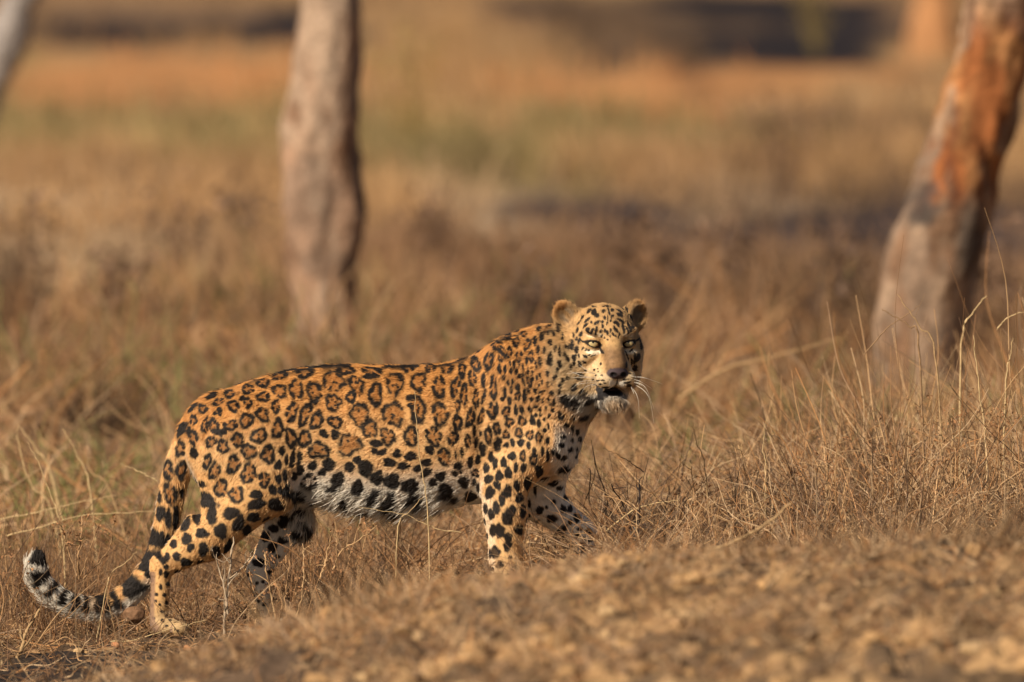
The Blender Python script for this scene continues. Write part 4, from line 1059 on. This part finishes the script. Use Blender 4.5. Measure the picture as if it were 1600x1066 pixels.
# the bank in front: short bleached grass on crumbling clods, out of focus
bk = lambda x, D: sstep(-.95, -.3, x + (D - 26) * .1) * .9 + .1
zone('bank_grass', 30000, -1.5, 1.5, 24.0, 27.6, .050, .030, .0010, .85, [4, 3, 1.5, 4, 1, 2, .5, 3], nc=200, s=.06, keep=lambda x, D: bk(x, D) * (.25 + .75 * sstep(25.4, 26.4, D)))
zone('bank_edge_grass', 5200, -.5, 1.5, 26.2, 27.8, .085, .04, .00105, .75, [4, 3, 1.5, 4, 1, 2, .5, 3], nc=90, s=.05, keep=bk, hfun=lambda x, D: .45 + .65 * sstep(.30, .55, x) + .3 * sstep(-.05, -.2, x))
# litter on the bank and crumpled dead leaves among the stems
x, y = clumped(11000, -1.2, 1.5, -6.0, -2.2, 160, .08, .6)
m = rng.random(len(x)) < bk(x, y + CAM_D); x, y = x[m], y[m]; n = len(x)
strands('bank_litter', x, y, rng.gamma(3, .022, n), rng.normal(1.35, .3, n), .0013 * rng.uniform(.5, 1.7, n), pick(n, [2, 2, 2, 2, 2, 2, 2, 1]), .15, 4, -.003, jit=.12)
def leaf_bits(name, n, x0, x1, D0, D1, zmax, s0, s1, keep, cols):
    x, y = clumped(n, x0, x1, D0 - CAM_D, D1 - CAM_D, 150, .05, .75)
    m = rng.random(n) < keep(x, y + CAM_D); x, y = x[m], y[m]; n = len(x)
    z = on_ground(x, y) + .004 + zmax * rng.random(n) ** 2.2 * (.3 + .7 * sstep(-.2, .9, x))
    a = rng.normal(0, 1, (n, 3)); a /= np.linalg.norm(a, axis=1)[:, None]
    b = np.cross(a, rng.normal(0, 1, (n, 3))); b /= np.linalg.norm(b, axis=1)[:, None]; c = np.cross(a, b)
    s = (s0 + (s1 - s0) * rng.random(n) ** 2)[:, None]
    o = np.stack([x, y, z], 1)
    v = np.stack([o - a * s, o + b * s * .45 + c * s * .2, o + a * s * .2 - c * s * .1, o + a * s + c * s * .35, o - b * s * .4 + c * s * .25], 1)
    f = (np.array([[0, 2, 1], [1, 2, 3], [0, 4, 2], [2, 4, 3]])[None] + (np.arange(n) * 5)[:, None, None]).reshape(-1, 3)
    cc = np.repeat(cols[rng.choice(len(cols), n)] * rng.uniform(.6, 1.3, (n, 1)), 5, 0)
    tag(mesh_obj(name, v.reshape(-1, 3), f, grass_mat, None, False, cc), kind='stuff')
LB = np.array([[.30, .16, .07], [.38, .24, .12], [.20, .11, .055], [.46, .31, .16], [.12, .07, .04], [.40, .19, .07]])
leaf_bits('leaf_litter', 15000, -1.55, 1.6, 28.0, 33.0, .16, .003, .012, lambda x, D: thin(x, D - CAM_D), LB)
leaf_bits('bank_leaf_litter', 3000, -1.2, 1.5, 24.0, 27.8, .012, .004, .014, bk, LB)
# clods and gravel
def icosphere():
    bm = bmesh.new(); bmesh.ops.create_icosphere(bm, subdivisions=2, radius=1)
    v = np.array([q.co[:] for q in bm.verts]); f = np.array([[q.index for q in t.verts] for t in bm.faces]); bm.free(); return v, f
IV, IF = icosphere()
def clods(name, n, x0, x1, D0, D1, r0, r1, keep, cols):
    x, y = clumped(n, x0, x1, D0 - CAM_D, D1 - CAM_D, 120, .10, .6)
    m = rng.random(n) < keep(x, y + CAM_D); x, y = x[m], y[m]; n = len(x)
    r = r0 + (r1 - r0) * rng.random(n) ** 3
    s = r[:, None] * rng.uniform(.65, 1.35, (n, 3)) * np.array([1.1, 1.1, .75])
    z = on_ground(x, y) + s[:, 2] * .1
    a = rng.random(n) * 6.28
    v = IV[None] * s[:, None]
    v = v * (1 + .9 * (fbm((IV[None] * 1.9 + rng.random((n, 1, 3)) * 30).reshape(-1, 3), 1.0, 3).reshape(n, -1, 1) - .5) * 1.3)
    ca, sa = np.cos(a)[:, None], np.sin(a)[:, None]
    v = np.stack([v[..., 0] * ca - v[..., 1] * sa + x[:, None], v[..., 0] * sa + v[..., 1] * ca + y[:, None], v[..., 2] + z[:, None]], -1)
    f = (IF[None] + (np.arange(n) * len(IV))[:, None, None]).reshape(-1, 3)
    c = np.repeat(cols[rng.choice(len(cols), n)] * rng.uniform(.7, 1.25, (n, 1)), len(IV), 0)
    tag(mesh_obj(name, v.reshape(-1, 3), f, soil_mat, None, False, c), kind='stuff')
CL = np.array([[.46, .275, .125], [.40, .235, .105], [.33, .20, .10], [.52, .34, .17], [.24, .15, .085]])
clods('soil_clods', 3000, -1.3, 1.4, 23.8, 27.2, .005, .028, lambda x, D: bk(x, D) * .8, CL * .86)
clods('gravel', 1500, -1.5, 1.5, 28.0, 31, .003, .012, lambda x, D: np.full(len(x), .8), CL * .8)
# ------------------------------------------------------------------ things one can tell apart
def stalk(name, pix, Y, r, col, label, group=None, cat='grass stalk', twigs=0, seed=0, taper=.35, n=24, foot=True):
    """one stalk through picture points, each at its own depth (Y, or a list)"""
    rg = np.random.default_rng(seed + 100)
    Ys = np.broadcast_to(Y, (len(pix),)) if np.ndim(Y) == 0 else np.array(Y, float)
    p = np.array([P(a, b, yy) for (a, b), yy in zip(pix, Ys)])
    if foot: p[0, 2] = on_ground(p[0, 0], p[0, 1])[0] - .006
    q = spline(p, n); q[1:-1] += rg.normal(0, .0011, (n - 2, 3))
    bag = Bag(); o = p[0]
    v, f = tube(q - o, np.linspace(r, r * taper, n), 7); bag.add(v, f, np.array(col))
    if twigs:
        for k in range(twigs):
            i = rg.integers(n // 4, n - 2); d = q[i + 1] - q[i]; d /= np.linalg.norm(d)
            e = d * .6 + rg.normal(0, .6, 3); e /= np.linalg.norm(e); L = rg.uniform(.02, .07)
            w = np.array([q[i], q[i] + e * L * .5, q[i] + e * L + np.array([0, 0, .01])]) - o
            v, f = tube(spline(w, 7), np.linspace(r * .55, r * .2, 7), 5); bag.add(v, f, np.array(col) * .85)
    ob = bag.build(name, twig_mat); ob.location = o
    return tag(ob, label, cat, group)
GS = 'long dry stalks standing and lying round the leopard'
S1, S2, S3, S4 = (.50, .355, .18), (.38, .245, .12), (.27, .165, .085), (.045, .032, .026)
stalk('grass_stalk', [(672, 850), (668, 800), (660, 740), (652, 680), (648, 612)], -.24, .0019, S1, 'tall thin pale stalk crossing the leopard\'s flank', GS)
stalk('grass_stalk', [(616, 850), (622, 826), (640, 800), (662, 776)], -.25, .0018, S1, 'short pale stalk arching up to the right under the belly', GS)
stalk('grass_stalk', [(720, 832), (690, 828), (662, 818), (630, 804), (560, 793)], -.23, .0015, S1, 'long pale stalk bowing to the left below the belly', GS, foot=False)
stalk('grass_stalk', [(104, 830), (78, 790), (50, 760), (28, 690), (30, 664)], 2.2, .0032, S1, 'blurred pale straw leaning left, leftmost of the straws above the tail tip', GS)
stalk('grass_stalk', [(108, 780), (80, 740), (55, 700), (32, 668)], 2.8, .0046, S1, 'thick blurred straw slanting up left at the picture\'s left side', GS)
stalk('grass_stalk', [(104, 880), (96, 830), (78, 770), (58, 720), (42, 690)], .9, .0022, S1, 'sharp thin straw rising left of the tail tip', GS)
stalk('grass_stalk', [(212, 800), (170, 762), (146, 742), (134, 715), (122, 690)], 2.4, .0038, S2, 'bent grey straw arching right between tail and left edge', GS)
stalk('grass_stalk', [(154, 800), (140, 760), (118, 706), (98, 670)], 2.0, .0032, S1, 'straw leaning left behind the raised tail tip', GS)
stalk('grass_stalk', [(0, 812), (60, 800), (120, 786), (182, 774)], 1.4, .0022, S1, 'long pale straw lying across the grass at the left edge, topmost', GS, foot=False)
stalk('grass_stalk', [(10, 838), (70, 822), (130, 806), (250, 799)], 1.2, .0026, S1, 'pale straw lying level behind the hanging tail', GS, foot=False)
stalk('grass_stalk', [(246, 752), (220, 738), (188, 725)], 1.0, .0024, S1, 'short straw slanting against the back of the tail', GS, foot=False)
stalk('grass_stalk', [(150, 942), (170, 905), (196, 880), (214, 862)], -.14, .0015, S1, 'thin straw leaning over the tail\'s lower bend', GS)
stalk('grass_stalk', [(184, 1000), (176, 970), (168, 935), (168, 900)], -.30, .0013, S2, 'thin upright twig in front of the banded tail', GS)
stalk('grass_stalk', [(172, 1003), (210, 1000), (260, 985), (320, 970)], -.28, .0020, S1, 'pale straw lying across the hind paw', GS, foot=False)
stalk('grass_stalk', [(308, 1015), (290, 985), (272, 955), (252, 940)], -.26, .0017, S3, 'dark bent twig in front of the hind paw', GS)
stalk('grass_stalk', [(1112, 775), (1102, 735), (1088, 690), (1082, 660)], .05, .0021, S2, 'brown stalk standing right of the leopard with a slight lean left', GS)
stalk('grass_stalk', [(1194, 768), (1196, 735), (1192, 700), (1197, 656)], .1, .0020, S1, 'straight pale stalk standing in the middle of the right half', GS)
stalk('grass_stalk', [(1546, 760), (1540, 690), (1530, 610), (1521, 524)], .2, .0030, S1, 'tall whitish stalk at the right, in front of the leaning tree\'s foot', GS)
stalk('grass_stalk', [(1562, 640), (1572, 600), (1578, 560), (1583, 528)], .4, .0026, S1, 'pale stalk beside the right edge with its tip at the tree', GS)
stalk('grass_stalk', [(1480, 620), (1462, 560), (1436, 510), (1402, 460)], .6, .0028, S2, 'long stalk leaning left across the leaning tree\'s trunk', GS)
stalk('grass_stalk', [(1448, 592), (1436, 545), (1420, 510), (1378, 484)], .6, .0034, S3, 'dark stalk arching left across the leaning tree\'s foot', GS)
stalk('grass_stalk', [(1350, 555), (1384, 515), (1420, 490), (1436, 478)], .6, .0018, S3, 'thin dark twig crossing the arching stalks by the leaning tree', GS, foot=False)
stalk('grass_stalk', [(1500, 590), (1502, 545), (1520, 490), (1542, 462)], 1.0, .0034, S1, 'blurred stalk leaning right in front of the leaning tree', GS)
stalk('grass_stalk', [(1558, 515), (1570, 500), (1590, 490), (1606, 488)], .7, .0022, S1, 'thin stalk bowing off the right edge', GS, foot=False)
stalk('grass_stalk', [(1060, 625), (1130, 578), (1220, 555), (1312, 528)], 5.0, .0050, S2, 'blurred pale straw lying aslant between the head and the leaning tree', GS, foot=False)
stalk('grass_stalk', [(1030, 790), (1130, 735), (1240, 690), (1320, 655)], 3.0, .0060, S2, 'long blurred stem lying aslant right of the leopard', GS, foot=False)
stalk('grass_stalk', [(1288, 725), (1262, 695), (1240, 668), (1228, 640)], 2.2, .0042, S2, 'short blurred straw leaning left in the middle of the thicket', GS)
stalk('grass_stalk', [(1168, 715), (1158, 680), (1148, 640), (1138, 620)], 3.2, .0052, S2, 'thick blurred straw standing right of the head', GS)
stalk('grass_stalk', [(1430, 825), (1480, 800), (1540, 770), (1606, 732)], .0, .0042, S3, 'dark bent branch lying in the thicket at the right edge', None, 'branch', foot=False, taper=.8)
stalk('grass_stalk', [(1006, 738), (978, 718), (942, 700)], .1, .0014, S4, 'thin black twig slanting just right of the chest', GS, foot=False)
stalk('grass_stalk', [(948, 830), (985, 800), (1020, 788), (1062, 782)], -.05, .0026, S1, 'pale broken stem leaning through the charred twigs', GS, foot=False)
stalk('grass_stalk', [(1100, 860), (1140, 850), (1196, 820), (1236, 786)], -2.0, .0065, S2, 'blurred stem leaning over the bank in front of the thicket', GS, foot=False)
stalk('grass_stalk', [(1206, 852), (1222, 862), (1245, 868), (1270, 884)], -.3, .0058, (.34, .29, .24), 'grey charred stick lying at the foot of the thicket', None, 'stick', foot=False, taper=.7)
stalk('grass_stalk', [(24, 1042), (36, 1010), (40, 990), (62, 952)], -.6, .0058, S2, 'thick forked brown stub at the bottom left corner', None, 'stub', taper=.5, twigs=3, seed=5)
# charred twigs right of the far forepaw
def bush(name, base, Y, stems, label, cat, heads=None, group=None, seed=1):
    """a small plant: each stem a part, with its side twigs and dry heads"""
    rg = np.random.default_rng(seed)
    o = P(*base, Y); o[2] = on_ground(o[0], o[1])[0]
    root = empty(name, o, label, cat, group)
    for pix, r, col in stems:
        yy = Y + rg.normal(0, .02)
        p = np.array([P(a, b, yy + .015 * k * rg.normal()) for k, (a, b) in enumerate(pix)])
        q = spline(p, 18); q[1:] += rg.normal(0, .0014, (17, 3))
        bag = Bag(); v, f = tube(q - o, np.linspace(r, r * .5, 18), 7); bag.add(v, f, np.array(col))
        hb = Bag()
        L = np.linalg.norm(p[-1] - p[0])
        for k in range(int(2 + L * 26)):
            i = rg.integers(5, 17); e = rg.normal(0, .6, 3) + np.array([0, 0, .5]); e /= np.linalg.norm(e); l = rg.uniform(.015, .05)
            w = np.array([q[i], q[i] + e * l * .6 + rg.normal(0, .003, 3), q[i] + e * l]) - o
            v, f = tube(spline(w, 6), np.linspace(r * .5, r * .22, 6), 5); bag.add(v, f, np.array(col) * .9)
            if heads is not None:
                for m in range(rg.integers(5, 11)):
                    c = w[-1] + rg.normal(0, .0065, 3)
                    s = rg.uniform(.0025, .006)
                    a = rg.normal(0, 1, (3, 3)); a /= np.linalg.norm(a, axis=1)[:, None]
                    vv = np.array([c - a[0] * s, c + a[1] * s * .7, c + a[0] * s + a[2] * s * .5, c - a[1] * s * .6])
                    hb.add(vv, np.array([[0, 1, 2, 3]]), np.array(heads) * rg.uniform(.6, 1.35))
        so = bag.build('stem', twig_mat, root)
        if hb.n: tag(hb.build('dry_flower', grass_mat, so, False), kind='stuff')
    return root
bush('charred_twigs', (992, 868), -.06, [([(1002, 868), (1000, 830), (999, 790), (1000, 757)], .0042, S4), ([(984, 868), (986, 835), (984, 812), (972, 785), (954, 757)], .0028, S4), ([(1012, 868), (1010, 845), (1008, 826)], .0040, S4),
     ([(985, 812), (1000, 822), (1022, 826), (1040, 838)], .0024, S4), ([(996, 862), (994, 840), (990, 822)], .0042, (.10, .085, .075)), ([(970, 850), (976, 835), (980, 822)], .0034, S4)],
     'black charred twigs standing just right of the far forepaw', 'twigs')
B1, B2 = (.36, .215, .105), (.47, .30, .15)
HD = (.34, .17, .075)
HG = 'dry herbs with brown withered heads'
bush('dry_herb', (430, 970), -.20, [([(432, 970), (424, 930), (416, 895), (414, 862)], .0030, B2), ([(436, 975), (440, 940), (428, 900), (418, 868)], .0024, B1), ([(448, 965), (446, 930), (452, 880), (456, 850)], .0020, B1),
     ([(425, 968), (412, 940), (396, 920), (388, 888)], .0018, B1), ([(440, 972), (462, 930), (478, 900), (486, 878)], .0019, B1), ([(454, 985), (470, 940), (475, 890), (474, 850)], .0022, B2)],
     'dry herb with withered brown heads in front of the far hind leg', 'dry herb', HD, HG, 3)
bush('dry_herb', (540, 930), -.05, [([(500, 905), (508, 880), (515, 850), (522, 826)], .0024, B2), ([(520, 890), (535, 860), (560, 845), (590, 822)], .0022, B2), ([(530, 930), (528, 900), (526, 860), (532, 830)], .0018, B1), ([(545, 930), (552, 895), (566, 862), (572, 838)], .0016, B1)],
     'sparse dry herb under the middle of the belly', 'dry herb', HD, HG, 4)
bush('dry_herb', (356, 985), -.22, [([(350, 1000), (352, 960), (358, 900), (366, 838)], .0042, (.40, .30, .20)), ([(356, 960), (350, 920), (340, 880), (330, 856)], .0028, (.40, .30, .20)), ([(360, 905), (376, 890), (390, 872), (396, 860)], .0026, (.40, .30, .20))],
     'thick pale forked stem between the hind legs', 'dry herb', None, HG, 5)
bush('dry_herb', (124, 870), .05, [([(124, 905), (122, 870), (126, 840), (128, 806)], .0034, B1), ([(126, 900), (140, 860), (150, 830), (160, 810)], .0018, B1), ([(120, 900), (108, 865), (100, 835), (92, 818)], .0018, B1), ([(130, 905), (170, 860), (176, 830), (180, 806)], .0016, B1)],
     'dry herb with dark reddish stems behind the curled tail', 'dry herb', HD, HG, 6)
bush('dry_herb', (18, 930), -.1, [([(18, 960), (14, 920), (10, 880), (4, 850)], .0022, B1), ([(22, 960), (30, 920), (36, 900), (44, 880)], .0018, B1), ([(16, 960), (20, 930), (26, 900), (22, 868)], .0016, B1)],
     'dry herb at the left edge below the tail tip', 'dry herb', HD, HG, 7)
rgq = np.random.default_rng(12)
for k, (bx, by, Y, hh, lab) in enumerate(((1080, 850, .15, 110, 'dry herb with thin brown stems midway between the forepaw and the pale upright stems'), (1180, 850, .1, 150, 'tuft of pale upright broken stems in the middle of the right half'),
        (1290, 850, .3, 150, 'brown dry herb left of the leaning tree\'s foot, in the middle of the thicket'), (1400, 840, .25, 190, 'tall brown dry herb in front of the leaning tree\'s foot'), (1475, 830, .3, 210, 'tall brown dry herb right of the tree\'s foot, second from the right edge'),
        (1560, 830, .2, 250, 'tallest dry herb with withered brown heads at the right edge'))):
    stems = []
    for m in range(6):
        x0 = bx + rgq.normal(0, 12); lx = rgq.normal(0, 22); h = hh * rgq.uniform(.6, 1.15)
        stems.append(([(x0, by), (x0 + lx * .25, by - h * .35), (x0 + lx * .6, by - h * .7), (x0 + lx, by - h)], rgq.uniform(.0014, .0028), B2 if (k == 1 or m % 3 == 0) else B1))
    bush('dry_herb', (bx, by), Y, stems, lab, 'dry herb', None if k == 1 else HD, HG, 20 + k)
# blurred shrubs in the middle distance
SG = 'blurred brown weeds standing in the middle distance'
def weed(px, D, h, col, label, seed):
    rg = np.random.default_rng(seed)
    x = (px - 800) / FPX * D; y = D - CAM_D
    z = on_ground(x, y)[0]
    root = empty('dry_weed', (x, y, z), label, 'weed', SG)
    st = Bag(); lf = Bag()
    for k in range(9):
        d = rg.normal(0, .22, 3); d[2] = 1; q = np.array([[0, 0, 0], d * h * .5 + rg.normal(0, .02, 3), d * h * rg.uniform(.75, 1.1)]) + np.array([rg.normal(0, .03), rg.normal(0, .03), 0])
        s = spline(q, 10); v, f = tube(s, np.linspace(.005, .002, 10), 5); st.add(v, f, np.array(col) * .8)
        for m in range(26):
            c = s[rg.integers(2, 10)] + rg.normal(0, .035, 3); sz = rg.uniform(.012, .03)
            a = rg.normal(0, 1, (2, 3)); a /= np.linalg.norm(a, axis=1)[:, None]
            lf.add(np.array([c - a[0] * sz, c + a[1] * sz * .5, c + a[0] * sz, c - a[1] * sz * .5]), np.array([[0, 1, 2, 3]]), np.array(col) * rg.uniform(.6, 1.5))
    tag(st.build('stem', twig_mat, root), kind='stuff'); tag(lf.build('foliage', grass_mat, root, False), kind='stuff')
W1, W2, W3 = (.17, .10, .06), (.12, .075, .05), (.30, .21, .07)
for k, (px, D, h, c, lab) in enumerate(((285, 47.5, .38, W1, 'brown weed left of the upright trunk, nearer of two'), (390, 51, .34, W2, 'dark weed just left of the upright trunk'), (48, 46, .45, W1, 'brown weed at the left edge above the straws'),
        (690, 49, .36, W1, 'reddish brown weed right of the upright trunk'), (965, 46, .42, W1, 'brown weed straight above the leopard\'s head'), (1035, 44, .36, W2, 'dark weed up and right of the leopard\'s right ear'),
        (1150, 45, .42, W1, 'brown weed midway between the head and the leaning tree'), (1300, 44, .40, W2, 'dark weed just left of the leaning tree'), (1228, 58, .55, W1, 'thin weed in the pale grass left of the leaning tree'),
        (850, 43, .34, W2, 'dark weed above the leopard\'s neck'), (1275, 88, .9, W3, 'yellowish bush against the dark ground at the top right'), (640, 66, .7, W3, 'olive bush right of the upright trunk'), (180, 44, .32, W1, 'brown weed low at the left, above the tail'),
        (1560, 43, .5, W1, 'brown weed right of the leaning tree'))):
    weed(px, D, h, c, lab, 40 + k)
# stone and fallen leaves
def stone(px, py, Y, s, col, label, seed):
    rg = np.random.default_rng(seed)
    bm = bmesh.new(); bmesh.ops.create_icosphere(bm, subdivisions=4, radius=1)
    v = np.array([q.co[:] for q in bm.verts]); f = np.array([[q.index for q in t.verts] for t in bm.faces]); bm.free()
    pl = rg.normal(0, 1, (9, 3)); pl /= np.linalg.norm(pl, axis=1)[:, None]
    v = v / np.maximum(1, (v @ pl.T / rg.uniform(.72, .95, 9)).max(1))[:, None]
    v = v * (1 + .10 * (fbm(v + seed, 4, 3) - .5))[:, None] * np.array(s)
    o = P(px, py, Y); ob = mesh_obj('stone', v, f, soil_mat, None, True, np.array(col) * (.8 + .4 * fbm(v * 30 + 3, 3, 3))[:, None])
    ob.location = o
    return tag(ob, label, 'stone')
stone(210, 962, -.02, (.032, .03, .026), (.21, .115, .062), 'brown angular stone under the tail, just left of the near hind foot', 3)
def leaf(px, py, Y, L, col, label, seed):
    rg = np.random.default_rng(seed)
    n, m = 9, 5
    u, w = np.meshgrid(np.linspace(-1, 1, n), np.linspace(-1, 1, m))
    v = np.stack([u * L, w * L * .45 * (1 - u ** 2) ** .7, .35 * L * w ** 2 + .25 * L * u ** 2 + L * .1 * np.sin(3 * u + seed)], -1).reshape(-1, 3)
    R = np.array(Matrix.Rotation(rg.uniform(0, 6), 3, 'Z') @ Matrix.Rotation(rg.uniform(.3, 1.0), 3, 'X'))
    i = np.arange(m - 1)[:, None] * n; j = np.arange(n - 1)[None]
    f = np.stack([i + j, i + j + 1, i + n + j + 1, i + n + j], -1).reshape(-1, 4)
    o = P(px, py, Y); o[2] = on_ground(o[0], o[1])[0] + L * .45
    ob = mesh_obj('fallen_leaf', v @ R.T, f, grass_mat, None, True, np.broadcast_to(np.array(col), (len(v), 3))); ob.location = o
    sm = ob.modifiers.new('thickness', 'SOLIDIFY'); sm.thickness = .0012
    return tag(ob, label, 'leaf', 'dry leaves fallen on the ground')
leaf(1500, 915, -2.6, .04, (.50, .17, .05), 'orange dry leaf on the bank near the right edge, upper of two', 2)
leaf(1556, 934, -2.8, .035, (.44, .15, .05), 'orange dry leaf on the bank near the right edge, lower of two', 5)
leaf(290, 1020, -.8, .022, (.46, .20, .08), 'small orange leaf on the ground below the hind paw', 8)
leaf(182, 1012, -.5, .018, (.44, .20, .09), 'small orange-brown leaf on the scorched ground below the tail', 9)
leaf(520, 898, .1, .024, (.62, .42, .22), 'pale curled leaf on the ground between fore and hind legs', 4)
